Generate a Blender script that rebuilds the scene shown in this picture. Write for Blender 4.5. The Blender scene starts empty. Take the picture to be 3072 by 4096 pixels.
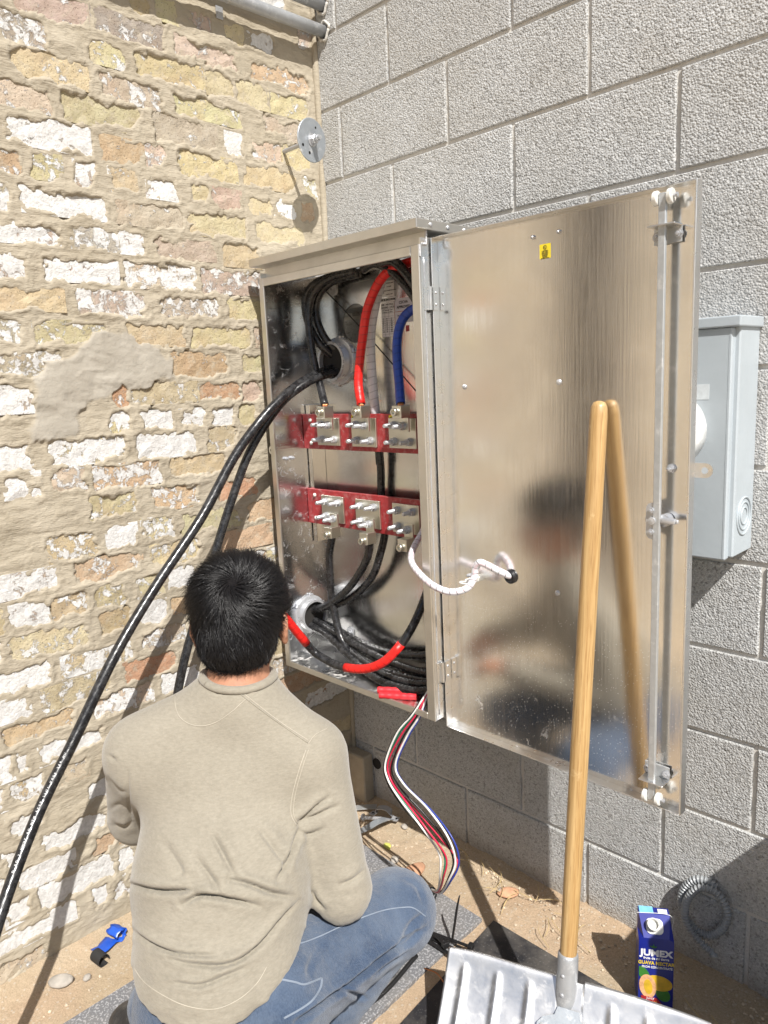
import bpy, bmesh, math, random
import numpy as np
from mathutils import Vector, Matrix
from mathutils.bvhtree import BVHTree

random.seed(7); rng = np.random.default_rng(11)
scene = bpy.context.scene
COL = scene.collection

# ------------------------------------------------------------------ camera
CAM = np.array([1.81774, -1.60111, 1.42878])
CR = np.array([0.7094, 0.7033, -0.0454]); CU = np.array([-0.0913, 0.1555, 0.9836]); CF = np.array([-0.6988, 0.6937, -0.1741])
def _orth():
    global CR, CU, CF
    CF = CF / np.linalg.norm(CF); CR = CR - CF * (CR @ CF); CR /= np.linalg.norm(CR); CU = np.cross(CR, CF)
_orth()
cd = bpy.data.cameras.new('camera'); cam = bpy.data.objects.new('camera', cd); COL.objects.link(cam)
cd.sensor_fit = 'VERTICAL'; cd.sensor_height = 36.0; cd.lens = 2953.4 / 4096 * 36.0
cd.clip_start = 0.05; cd.clip_end = 300
cam.matrix_world = Matrix(((CR[0], CU[0], -CF[0], CAM[0]), (CR[1], CU[1], -CF[1], CAM[1]), (CR[2], CU[2], -CF[2], CAM[2]), (0, 0, 0, 1)))
scene.camera = cam

# ------------------------------------------------------------------ sun, sky, exposure
LD = np.array([-0.77, 0.41, -1.0]); LD /= np.linalg.norm(LD)      # where the sunlight travels
w = bpy.data.worlds.new('World'); scene.world = w; w.use_nodes = True
nt = w.node_tree; bg = nt.nodes['Background']; sky = nt.nodes.new('ShaderNodeTexSky'); sky.sky_type = 'NISHITA'; sky.sun_disc = False
sky.sun_elevation = math.asin(-LD[2]); sky.sun_rotation = math.atan2(-LD[0], -LD[1])
sky.dust_density = 1.5; sky.ozone_density = 1.0
nt.links.new(sky.outputs[0], bg.inputs[0]); bg.inputs[1].default_value = 0.07
sl = bpy.data.lights.new('sun', 'SUN'); sl.energy = 4.9; sl.angle = math.radians(0.53); sl.color = (1.0, 0.965, 0.915)
so = bpy.data.objects.new('sun', sl); COL.objects.link(so); so.location = (4, -3, 5)
so.rotation_euler = Vector(LD).to_track_quat('-Z', 'Y').to_euler()
vs = scene.view_settings; vs.view_transform = 'Standard'; vs.look = 'None'; vs.gamma = 1.0; vs.use_curve_mapping = False; vs.exposure = 0.48
try: scene.display_settings.display_device = 'sRGB'
except Exception: pass

# ------------------------------------------------------------------ object helpers
WL = {}
def tag(o, label=None, cat=None, group=None, kind=None):
    if label: o['label'] = label
    if cat: o['category'] = cat
    if group: o['group'] = group
    if kind: o['kind'] = kind
    return o
def thing(name, loc, label, cat, group=None):
    o = bpy.data.objects.new(name, None); COL.objects.link(o); o.location = loc; o.empty_display_size = 0.05
    WL[o] = np.array(loc, float); return tag(o, label, cat, group)
def mesh_from(name, V, F, uv=None, smooth=False):
    m = bpy.data.meshes.new(name)
    V = np.asarray(V, float)
    m.from_pydata(V.tolist(), [], [list(map(int, f)) for f in F])
    if uv is not None:
        l = m.uv_layers.new(name='UVMap'); li = np.empty(len(m.loops), np.int32); m.loops.foreach_get('vertex_index', li)
        l.data.foreach_set('uv', np.asarray(uv, np.float32)[li].ravel())
    if smooth: m.polygons.foreach_set('use_smooth', [True] * len(m.polygons))
    return m
def fast_mesh(name, V, Q, smooth=True):
    V = np.asarray(V, np.float32); Q = np.asarray(Q, np.int32); n = Q.shape[1]
    m = bpy.data.meshes.new(name); m.vertices.add(len(V)); m.vertices.foreach_set('co', V.ravel())
    m.loops.add(Q.size); m.loops.foreach_set('vertex_index', Q.ravel())
    m.polygons.add(len(Q)); m.polygons.foreach_set('loop_start', np.arange(0, Q.size, n, dtype=np.int32))
    try: m.polygons.foreach_set('loop_total', np.full(len(Q), n, np.int32))
    except Exception: pass
    m.update(calc_edges=True); m.validate()
    if smooth: m.polygons.foreach_set('use_smooth', np.ones(len(m.polygons), bool))
    return m
def link(name, mesh, mat, parent=None, loc=(0, 0, 0), rot=None):
    o = bpy.data.objects.new(name, mesh); COL.objects.link(o)
    if mat is not None and len(mesh.materials) == 0: mesh.materials.append(mat)
    loc = np.array(loc, float); WL[o] = loc
    if parent is not None: o.parent = parent; o.location = loc - WL[parent]
    else: o.location = loc
    if rot is not None: o.rotation_euler = rot
    return o
def obj(name, VF, mat, parent=None, smooth=False, origin=None):
    """world-space verts/faces -> object with its own origin at the middle of the piece"""
    V = np.asarray(VF[0], float); F = VF[1]; uv = VF[2] if len(VF) > 2 else None
    c = (V.min(0) + V.max(0)) / 2 if origin is None else np.array(origin, float)
    o = link(name, mesh_from(name, V - c, F, uv, smooth), mat, parent, c)
    if smooth == 'auto': auto(o)
    return o
def auto(o, ang=35):
    m = o.data; bm = bmesh.new(); bm.from_mesh(m)
    for e in bm.edges:
        if len(e.link_faces) == 2 and e.calc_face_angle(0) > math.radians(ang): e.smooth = False
    for f in bm.faces: f.smooth = True
    bm.to_mesh(m); bm.free()
def join(*ps):
    V = []; F = []; U = []; n = 0; has = all(len(p) > 2 for p in ps)
    for p in ps:
        v = np.asarray(p[0], float); V.append(v); F += [[i + n for i in f] for f in p[1]]; n += len(v)
        if has: U.append(np.asarray(p[2]))
    return (np.concatenate(V), F, np.concatenate(U)) if has else (np.concatenate(V), F)
def box(a, b, bev=0.0, seg=1):
    a = np.array(a, float); b = np.array(b, float); lo = np.minimum(a, b); hi = np.maximum(a, b)
    if bev <= 0:
        V = np.array([[x, y, z] for x in (lo[0], hi[0]) for y in (lo[1], hi[1]) for z in (lo[2], hi[2])])
        return V, [(0, 1, 3, 2), (4, 6, 7, 5), (0, 4, 5, 1), (2, 3, 7, 6), (0, 2, 6, 4), (1, 5, 7, 3)]
    bm = bmesh.new(); bmesh.ops.create_cube(bm, size=1.0)
    for v in bm.verts: v.co = Vector((lo + hi) / 2) + Vector([v.co[i] * (hi - lo)[i] for i in range(3)])
    bmesh.ops.bevel(bm, geom=bm.edges[:], offset=bev, segments=seg, affect='EDGES', profile=0.5)
    r = bm_out(bm); return r
def bm_out(bm):
    bm.verts.ensure_lookup_table(); bm.verts.index_update()
    V = np.array([v.co[:] for v in bm.verts]); F = [[v.index for v in f.verts] for f in bm.faces]; bm.free(); return V, F
def xf(p, R=None, t=(0, 0, 0)):
    V = np.asarray(p[0], float)
    if R is not None: V = V @ np.asarray(R, float).T
    return (V + np.array(t, float),) + tuple(p[1:])
def rotm(ax, deg): return np.array(Matrix.Rotation(math.radians(deg), 3, ax))
def axis_frame(d):
    d = np.array(d, float); d /= np.linalg.norm(d); u = np.array([0, 0, 1.0]) if abs(d[2]) < .9 else np.array([1.0, 0, 0])
    x = np.cross(u, d); x /= np.linalg.norm(x); return np.stack([x, np.cross(d, x), d], 1)      # columns
def lathe(prof, seg=24, at=(0, 0, 0), axis=(0, 0, 1), ang0=0.0):
    """prof = [(radius, height)...] spun about axis"""
    V = []; F = []; n = len(prof)
    for j in range(seg):
        a = 2 * math.pi * j / seg + ang0
        for r, h in prof: V.append((r * math.cos(a), r * math.sin(a), h))
    for j in range(seg):
        k = (j + 1) % seg
        for i in range(n - 1): F.append((j * n + i, k * n + i, k * n + i + 1, j * n + i + 1))
    if prof[0][0] > 1e-6: F.append([j * n for j in range(seg)][::-1])
    if prof[-1][0] > 1e-6: F.append([j * n + n - 1 for j in range(seg)])
    return xf((np.array(V), F), axis_frame(axis), at)
def rod(a, b, r, seg=16, r2=None):
    a = np.array(a, float); b = np.array(b, float); h = np.linalg.norm(b - a); r2 = r if r2 is None else r2
    return lathe([(r, 0), (r2, h)], seg, a, b - a)
def catmull(P, n=8):
    P = np.asarray(P, float); Q = np.concatenate([[2 * P[0] - P[1]], P, [2 * P[-1] - P[-2]]]); out = []
    for i in range(1, len(Q) - 2):
        for t in np.linspace(0, 1, n, endpoint=False):
            p0, p1, p2, p3 = Q[i - 1], Q[i], Q[i + 1], Q[i + 2]
            out.append(.5 * ((2 * p1) + (p2 - p0) * t + (2 * p0 - 5 * p1 + 4 * p2 - p3) * t * t + (3 * p1 - p0 - 3 * p2 + p3) * t ** 3))
    out.append(P[-1]); return np.array(out)
def tube(P, r, seg=12, n=8, raw=False, caps=True, flat=1.0):
    P = np.asarray(P, float) if raw else catmull(P, n); N = len(P)
    R = np.full(N, r) if np.isscalar(r) else np.interp(np.linspace(0, 1, N), np.linspace(0, 1, len(r)), r)
    T = np.gradient(P, axis=0); T /= np.linalg.norm(T, axis=1)[:, None] + 1e-12
    u = np.array([0, 0, 1.0]) if abs(T[0][2]) < .9 else np.array([1.0, 0, 0]); x = np.cross(u, T[0]); x /= np.linalg.norm(x)
    V = []; U = []; F = []; s = 0.0
    for i in range(N):
        if i: s += np.linalg.norm(P[i] - P[i - 1])
        x = x - T[i] * (x @ T[i]); x /= np.linalg.norm(x); y = np.cross(T[i], x)
        for j in range(seg):
            a = 2 * math.pi * j / seg; V.append(P[i] + R[i] * (math.cos(a) * x + flat * math.sin(a) * y)); U.append((abs(2 * j / seg - 1), s))
    for i in range(N - 1):
        for j in range(seg):
            k = (j + 1) % seg; F.append((i * seg + j, i * seg + k, (i + 1) * seg + k, (i + 1) * seg + j))
    if caps: F.append(list(range(seg))[::-1]); F.append([(N - 1) * seg + j for j in range(seg)])
    return np.array(V), F, np.array(U)
def prism(poly, depth, bev=0.0):
    """2-D polygon (x,y) extruded along +z by depth, origin plane z=0"""
    n = len(poly); V = [(x, y, 0) for x, y in poly] + [(x, y, depth) for x, y in poly]
    F = [list(range(n))[::-1], list(range(n, 2 * n))] + [(i, (i + 1) % n, n + (i + 1) % n, n + i) for i in range(n)]
    return np.array(V, float), F
def rrect(w, h, r, k=4, cx=0, cy=0):
    out = []
    for sx, sy, a0 in ((1, 1, 0), (-1, 1, 90), (-1, -1, 180), (1, -1, 270)):
        for i in range(k + 1):
            a = math.radians(a0 + 90 * i / k); out.append((cx + sx * (w / 2 - r) + r * math.cos(a), cy + sy * (h / 2 - r) + r * math.sin(a)))
    return out
RX_FRONT = np.array([[1, 0, 0], [0, 0, -1], [0, 1, 0]], float)     # local xy -> world xz, extrude towards -y
def text(s, size, mat, parent, R, t, name='lettering', align='CENTER', bold=0.0, sx=1.0, depth=0.0003):
    cu = bpy.data.curves.new(name, 'FONT'); cu.body = s; cu.size = size; cu.align_x = align; cu.align_y = 'CENTER'; cu.extrude = depth; cu.offset = bold
    cu.resolution_u = 2
    tmp = bpy.data.objects.new('tmp_text', cu); COL.objects.link(tmp)
    m = bpy.data.meshes.new_from_object(tmp.evaluated_get(bpy.context.evaluated_depsgraph_get()))
    bpy.data.objects.remove(tmp); bpy.data.curves.remove(cu)
    V = np.empty(len(m.vertices) * 3, np.float32); m.vertices.foreach_get('co', V); V = V.reshape(-1, 3).astype(float); V[:, 0] *= sx
    V = V @ np.asarray(R).T
    m.vertices.foreach_set('co', V.astype(np.float32).ravel()); m.name = name; m.materials.clear()
    return link(name, m, mat, parent, t)

# ------------------------------------------------------------------ noise on arrays
def vnoise(x, y, seed=0):
    xi = np.floor(x).astype(np.int64); yi = np.floor(y).astype(np.int64); fx = x - xi; fy = y - yi
    fx = fx * fx * (3 - 2 * fx); fy = fy * fy * (3 - 2 * fy)
    def h(a, b):
        n = (a * 374761393 + b * 668265263 + seed * 1442695041) & 0xffffffff; n = ((n ^ (n >> 13)) * 1274126177) & 0xffffffff
        return ((n ^ (n >> 16)) & 0xffff) / 65535.0
    return (h(xi, yi) * (1 - fx) + h(xi + 1, yi) * fx) * (1 - fy) + (h(xi, yi + 1) * (1 - fx) + h(xi + 1, yi + 1) * fx) * fy
def fbm(x, y, o=4, seed=0):
    s = 0; a = 1; t = 0
    for i in range(o): s = s + a * vnoise(x * 2 ** i, y * 2 ** i, seed + i * 17); t += a; a *= .5
    return s / t - .5

# ------------------------------------------------------------------ materials
def M(name):
    m = bpy.data.materials.new(name); m.use_nodes = True; return m, m.node_tree.nodes, m.node_tree.links, m.node_tree.nodes['Principled BSDF']
def nd(N, t, **k):
    n = N.new(t)
    for a, b in k.items():
        if a.startswith('i_'): n.inputs[a[2:].replace('_', ' ')].default_value = b
        else: setattr(n, a, b)
    return n
def noise(N, L, co, scale, detail=3, rough=.5, dist=0.0):
    n = nd(N, 'ShaderNodeTexNoise'); n.inputs['Scale'].default_value = scale; n.inputs['Detail'].default_value = detail; n.inputs['Roughness'].default_value = rough; n.inputs['Distortion'].default_value = dist
    if co is not None: L.new(co, n.inputs['Vector'])
    return n.outputs['Fac']
def ramp(N, L, fac, a, b, ca=(0, 0, 0, 1), cb=(1, 1, 1, 1)):
    r = nd(N, 'ShaderNodeValToRGB'); e = r.color_ramp.elements; e[0].position = a; e[1].position = b; e[0].color = tuple(ca) + ((1,) if len(ca) == 3 else ()); e[1].color = tuple(cb) + ((1,) if len(cb) == 3 else ())
    L.new(fac, r.inputs[0]); return r.outputs[0]
def mix(N, L, f, a, b, mode='MIX'):
    n = nd(N, 'ShaderNodeMix', data_type='RGBA', blend_type=mode)
    for i, v in ((0, f), (6, a), (7, b)):
        if hasattr(v, 'is_linked'): L.new(v, n.inputs[i])
        elif i == 0: n.inputs[0].default_value = v
        else: n.inputs[i].default_value = tuple(v) + ((1,) if len(v) == 3 else ())
    return n.outputs[2]
def math_(N, L, op, a, b=0.0, clamp=False):
    n = nd(N, 'ShaderNodeMath', operation=op, use_clamp=clamp)
    for i, v in ((0, a), (1, b)):
        if hasattr(v, 'is_linked'): L.new(v, n.inputs[i])
        else: n.inputs[i].default_value = v
    return n.outputs[0]
def mapr(N, L, v, a, b, c, d):
    n = nd(N, 'ShaderNodeMapRange')
    for i, x in enumerate((v, a, b, c, d)):
        if hasattr(x, 'is_linked'): L.new(x, n.inputs[i])
        else: n.inputs[i].default_value = x
    return n.outputs[0]
def coords(N, L, kind='Object', scale=(1, 1, 1), rnd=False):
    t = nd(N, 'ShaderNodeTexCoord'); m = nd(N, 'ShaderNodeMapping'); m.inputs['Scale'].default_value = scale; L.new(t.outputs[kind], m.inputs[0]); o = m.outputs[0]
    if rnd:
        oi = nd(N, 'ShaderNodeObjectInfo'); a = nd(N, 'ShaderNodeVectorMath', operation='ADD'); s = math_(N, L, 'MULTIPLY', oi.outputs['Random'], 37.0)
        L.new(o, a.inputs[0]); L.new(s, a.inputs[1]); o = a.outputs[0]
    return o
def world_co(N, L, scale=(1, 1, 1)):
    g = nd(N, 'ShaderNodeNewGeometry'); m = nd(N, 'ShaderNodeMapping'); m.inputs['Scale'].default_value = scale; L.new(g.outputs['Position'], m.inputs[0]); return m.outputs[0]
def bump(N, L, h, dist, strength=1.0, prev=None):
    b = nd(N, 'ShaderNodeBump'); b.inputs['Distance'].default_value = dist; b.inputs['Strength'].default_value = strength; L.new(h, b.inputs['Height'])
    if prev is not None: L.new(prev, b.inputs['Normal'])
    return b.outputs[0]
def simple(name, col, rough=.5, metal=0.0, var=.12, scale=40, bmp=0.0, bscale=200, spec=.5, rvar=0.0, dirt=None):
    m, N, L, P = M(name); co = coords(N, L, 'Object', rnd=True)
    f = noise(N, L, co, scale, 4, .6); lo = [c * (1 - var) for c in col]; hi = [min(1, c * (1 + var)) for c in col]
    c = ramp(N, L, f, .3, .7, lo, hi)
    if dirt is not None: c = mix(N, L, mapr(N, L, noise(N, L, co, dirt[1], 6, .7), .5, .75, 0, dirt[2]), c, dirt[0])
    L.new(c, P.inputs['Base Color']); P.inputs['Metallic'].default_value = metal; P.inputs['Specular IOR Level'].default_value = spec
    if rvar: L.new(mapr(N, L, noise(N, L, co, scale * .7, 5, .65), .3, .7, rough - rvar, rough + rvar), P.inputs['Roughness'])
    else: P.inputs['Roughness'].default_value = rough
    if bmp: L.new(bump(N, L, noise(N, L, co, bscale, 3, .6), bmp), P.inputs['Normal'])
    return m

def mat_brick():
    m, N, L, P = M('old_brick'); co = coords(N, L, 'Object', rnd=True); oi = nd(N, 'ShaderNodeObjectInfo')
    base = oi.outputs['Color']; wh = oi.outputs['Alpha']
    v = noise(N, L, co, 28, 5, .65); c = mix(N, L, mapr(N, L, v, .3, .7, 0, 1), mix(N, L, 1.0, base, (.78, .74, .70), 'MULTIPLY'), base)
    c = mix(N, L, mapr(N, L, noise(N, L, co, 9, 3, .5), .52, .68, 0, .3), c, (.48, .32, .21))          # baked patches
    sp = nd(N, 'ShaderNodeTexVoronoi'); sp.inputs['Scale'].default_value = 150; L.new(co, sp.inputs['Vector'])
    c = mix(N, L, mapr(N, L, sp.outputs['Distance'], .12, .22, .75, 0), c, (.10, .08, .06))               # dark pits
    c = mix(N, L, mapr(N, L, noise(N, L, co, 45, 6, .75), .50, .66, 0, .7), c, (.50, .44, .34))            # mortar film
    n2 = noise(N, L, co, 30, 9, .74, .4); thr = mapr(N, L, wh, 0, 1, .70, .30)
    d = math_(N, L, 'SUBTRACT', n2, thr); k = mapr(N, L, d, -.008, .012, 0, 1)
    wc = mix(N, L, mapr(N, L, noise(N, L, co, 90, 4, .6), .3, .7, 0, 1), (.56, .55, .53), (.77, .765, .75))
    c = mix(N, L, k, c, wc); L.new(c, P.inputs['Base Color'])
    P.inputs['Roughness'].default_value = .9; P.inputs['Specular IOR Level'].default_value = .2
    h = math_(N, L, 'ADD', noise(N, L, co, 130, 6, .75), math_(N, L, 'MULTIPLY', k, .35))
    h = math_(N, L, 'ADD', h, math_(N, L, 'MULTIPLY', noise(N, L, co, 60, 5, .7), .5))
    L.new(bump(N, L, h, .0045), P.inputs['Normal']); return m
def mat_mortar():
    m, N, L, P = M('smeared_mortar'); co = world_co(N, L); at = nd(N, 'ShaderNodeAttribute'); at.attribute_name = 'patch'
    f = noise(N, L, co, 7, 6, .65); c = ramp(N, L, f, .3, .7, (.345, .30, .226), (.45, .40, .315))
    c = mix(N, L, mapr(N, L, noise(N, L, co, 60, 4, .7), .55, .75, 0, .45), c, (.49, .44, .35))
    c = mix(N, L, mapr(N, L, noise(N, L, co, 2.2, 4, .6), .52, .7, 0, .5), c, (.37, .325, .25))
    g = ramp(N, L, noise(N, L, co, 9, 5, .6), .3, .7, (.33, .30, .25), (.41, .38, .325)); c = mix(N, L, at.outputs['Fac'], c, g)
    L.new(c, P.inputs['Base Color']); P.inputs['Roughness'].default_value = .95; P.inputs['Specular IOR Level'].default_value = .15
    st = noise(N, L, world_co(N, L, (1, 40, 190)), 1.6, 4, .6, .8); gr = noise(N, L, co, 420, 3, .7); bl = noise(N, L, co, 65, 5, .65)
    st = math_(N, L, 'MULTIPLY', st, math_(N, L, 'SUBTRACT', 1.0, math_(N, L, 'MULTIPLY', at.outputs['Fac'], .85)))
    h = math_(N, L, 'ADD', math_(N, L, 'MULTIPLY', st, .55), math_(N, L, 'ADD', math_(N, L, 'MULTIPLY', gr, .16), math_(N, L, 'MULTIPLY', bl, .55)))
    L.new(bump(N, L, h, .0045), P.inputs['Normal']); return m
def mat_block(tone=(.52, .525, .52), joint=False):
    m, N, L, P = M('block_mortar' if joint else 'concrete_block'); co = world_co(N, L); oi = nd(N, 'ShaderNodeObjectInfo')
    n1 = noise(N, L, co, 210, 3, .65); n2 = noise(N, L, co, 90, 3, .6); big = noise(N, L, co, 5, 5, .6)
    vo = nd(N, 'ShaderNodeTexVoronoi'); vo.inputs['Scale'].default_value = 230; L.new(co, vo.inputs['Vector'])
    if joint:
        c = ramp(N, L, n1, .3, .7, (.54, .525, .49), (.68, .66, .62)); L.new(bump(N, L, n1, .0012), P.inputs['Normal'])
        c = mix(N, L, mapr(N, L, big, .4, .7, 0, .4), c, (.47, .44, .39))
    else:
        a = [t * .74 for t in tone]; b = [t * 1.28 for t in tone]
        v2 = nd(N, 'ShaderNodeTexVoronoi'); v2.inputs['Scale'].default_value = 330; L.new(co, v2.inputs['Vector']); sp = nd(N, 'ShaderNodeSeparateColor'); L.new(v2.outputs['Color'], sp.inputs[0]); sq = nd(N, 'ShaderNodeSeparateColor'); L.new(vo.outputs['Color'], sq.inputs[0])
        c = ramp(N, L, math_(N, L, 'ADD', math_(N, L, 'MULTIPLY', sp.outputs[0], .6), math_(N, L, 'MULTIPLY', n1, .5)), .15, .95, a, b); pit = mapr(N, L, math_(N, L, 'ADD', math_(N, L, 'MULTIPLY', sq.outputs[1], .55), math_(N, L, 'MULTIPLY', n2, .9)), .42, .56, 1, 0)
        c = mix(N, L, math_(N, L, 'MULTIPLY', pit, .7), c, (.21, .205, .195))
        c = mix(N, L, mapr(N, L, vo.outputs['Distance'], .0, .16, .55, 0), c, (.62, .61, .58))
        c = mix(N, L, mapr(N, L, oi.outputs['Random'], 0, 1, 0, .30), c, (.36, .355, .345)); c = mix(N, L, mapr(N, L, big, .42, .70, 0, .38), c, (.37, .35, .31))
        h = math_(N, L, 'ADD', math_(N, L, 'MULTIPLY', vo.outputs['Distance'], -.9), math_(N, L, 'ADD', math_(N, L, 'MULTIPLY', sp.outputs[1], .5), math_(N, L, 'MULTIPLY', pit, -.6))); L.new(bump(N, L, h, .0024), P.inputs['Normal'])
    g = nd(N, 'ShaderNodeNewGeometry'); sx = nd(N, 'ShaderNodeSeparateXYZ'); L.new(g.outputs['Position'], sx.inputs[0])
    low = mapr(N, L, math_(N, L, 'ADD', sx.outputs[2], math_(N, L, 'MULTIPLY', n2, .06)), .03, .10, .55, 0); c = mix(N, L, low, c, (.33, .26, .18))   # splashed soil
    L.new(c, P.inputs['Base Color']); P.inputs['Roughness'].default_value = .92; P.inputs['Specular IOR Level'].default_value = .2; return m
def mat_alu(name, col=(.80, .785, .75), rough=.2, brush=(1, 1, 60), rv=.06, bmp=.0002, dust=0.0, scale=10, spots=0.0):
    m, N, L, P = M(name); co = coords(N, L, 'Object'); cb = coords(N, L, 'Object', brush)
    P.inputs['Metallic'].default_value = 1.0
    b = noise(N, L, cb, 9, 4, .6); sm = noise(N, L, co, scale, 6, .62, .4); fine = noise(N, L, co, 55, 4, .7)
    c = mix(N, L, mapr(N, L, sm, .35, .7, 0, 1), col, [x * .88 for x in col]); c = mix(N, L, mapr(N, L, b, .3, .7, 0, .25), c, [x * .82 for x in col])
    r = math_(N, L, 'ADD', mapr(N, L, sm, .3, .72, rough - rv, rough + rv), mapr(N, L, b, .3, .7, -.03, .03))
    if spots:
        vo = nd(N, 'ShaderNodeTexVoronoi'); vo.inputs['Scale'].default_value = 190; L.new(co, vo.inputs['Vector'])
        g = nd(N, 'ShaderNodeNewGeometry'); sx = nd(N, 'ShaderNodeSeparateXYZ'); L.new(g.outputs['Position'], sx.inputs[0])
        wgt = mapr(N, L, sx.outputs[2], .58, 1.0, 1, 0); k = math_(N, L, 'MULTIPLY', math_(N, L, 'LESS_THAN', vo.outputs['Distance'], .13), math_(N, L, 'GREATER_THAN', vo.outputs['Color'], .62))
        k = math_(N, L, 'MULTIPLY', k, wgt); sw = mapr(N, L, noise(N, L, co, 16, 5, .7, 1.2), .6, .68, 0, .55); k2 = math_(N, L, 'MAXIMUM', k, math_(N, L, 'MULTIPLY', sw, mapr(N, L, sx.outputs[2], .58, .85, .8, 0)))
        c = mix(N, L, k2, c, (.86, .86, .85)); r = math_(N, L, 'ADD', r, math_(N, L, 'MULTIPLY', k2, .45)); L.new(math_(N, L, 'SUBTRACT', 1.0, math_(N, L, 'MULTIPLY', k2, .8)), P.inputs['Metallic'])
    if dust:
        k = mapr(N, L, noise(N, L, co, 34, 7, .72, .8), .54, .70, 0, dust); c = mix(N, L, k, c, (.72, .70, .66)); r = math_(N, L, 'ADD', r, math_(N, L, 'MULTIPLY', k, .5))
        L.new(math_(N, L, 'SUBTRACT', 1.0, math_(N, L, 'MULTIPLY', k, .9)), P.inputs['Metallic'])
    L.new(c, P.inputs['Base Color']); L.new(r, P.inputs['Roughness'])
    L.new(bump(N, L, math_(N, L, 'ADD', b, math_(N, L, 'MULTIPLY', sm, 2.0)), bmp, .6), P.inputs['Normal']); return m
def mat_cable(name, col=(.014, .014, .015), tw=.35, rough=.24):
    m, N, L, P = M(name); uv = nd(N, 'ShaderNodeUVMap'); s = nd(N, 'ShaderNodeSeparateXYZ'); L.new(uv.outputs[0], s.inputs[0])
    ph = math_(N, L, 'ADD', math_(N, L, 'MULTIPLY', s.outputs[0], 62.0), math_(N, L, 'MULTIPLY', s.outputs[1], 330.0)); sn = math_(N, L, 'SINE', ph)
    co = coords(N, L, 'Object'); f = noise(N, L, co, 60, 5, .7)
    c = ramp(N, L, f, .45, .8, col, [x * 1.6 + .035 for x in col]); L.new(c, P.inputs['Base Color'])
    L.new(mapr(N, L, f, .3, .7, rough - .08, rough + .14), P.inputs['Roughness'])
    h = math_(N, L, 'ADD', math_(N, L, 'MULTIPLY', sn, .06), math_(N, L, 'MULTIPLY', f, .7)); L.new(bump(N, L, h, .0006 * tw / .35), P.inputs['Normal']); return m
def mat_tape(name, col):
    m, N, L, P = M(name); uv = nd(N, 'ShaderNodeUVMap'); s = nd(N, 'ShaderNodeSeparateXYZ'); L.new(uv.outputs[0], s.inputs[0]); co = coords(N, L, 'Object')
    y = math_(N, L, 'ADD', math_(N, L, 'MULTIPLY', s.outputs[1], 50.0), math_(N, L, 'MULTIPLY', s.outputs[0], .35)); y = math_(N, L, 'ADD', y, math_(N, L, 'MULTIPLY', noise(N, L, co, 30, 3), .5)); fr = math_(N, L, 'FRACT', y)
    e = mapr(N, L, fr, 0, .16, 1, 0); c = mix(N, L, math_(N, L, 'MULTIPLY', e, .8), ramp(N, L, noise(N, L, co, 25, 4), .3, .7, [x * .85 for x in col], [min(1, x * 1.12) for x in col]), [x * .35 for x in col])
    L.new(c, P.inputs['Base Color']); P.inputs['Roughness'].default_value = .38; L.new(bump(N, L, math_(N, L, 'ADD', fr, noise(N, L, co, 120, 3)), .0012), P.inputs['Normal']); return m
def mat_galv(name, col=(.56, .575, .59), rough=.42):
    m, N, L, P = M(name); co = coords(N, L, 'Object', rnd=True); vo = nd(N, 'ShaderNodeTexVoronoi'); vo.inputs['Scale'].default_value = 90; L.new(co, vo.inputs['Vector'])
    c = mix(N, L, mapr(N, L, vo.outputs['Color'], 0, 1, 0, .6), col, [x * .8 for x in col]); c = mix(N, L, mapr(N, L, noise(N, L, co, 35, 5, .7), .55, .7, 0, .7), c, (.72, .73, .73))
    L.new(c, P.inputs['Base Color']); P.inputs['Metallic'].default_value = .5; L.new(mapr(N, L, noise(N, L, co, 50, 4), .3, .7, rough - .1, rough + .1), P.inputs['Roughness']); L.new(bump(N, L, noise(N, L, co, 180, 3), .0003), P.inputs['Normal']); return m
def mat_wood():
    m, N, L, P = M('ash_handle'); co = coords(N, L, 'Object', (70, 70, 2.2)); f = noise(N, L, co, 1.6, 6, .65, .6); fine = noise(N, L, coords(N, L, 'Object', (420, 420, 14)), 1.0, 3, .6)
    c = ramp(N, L, f, .32, .68, (.36, .21, .075), (.54, .365, .165)); c = mix(N, L, mapr(N, L, fine, .52, .66, 0, .6), c, (.24, .125, .04))
    c = mix(N, L, mapr(N, L, noise(N, L, coords(N, L, 'Object'), 22, 6, .75), .62, .72, 0, .5), c, (.66, .50, .28)); L.new(c, P.inputs['Base Color'])
    P.inputs['Roughness'].default_value = .42; P.inputs['Coat Weight'].default_value = .15; L.new(bump(N, L, math_(N, L, 'ADD', f, fine), .0006), P.inputs['Normal']); return m
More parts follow.
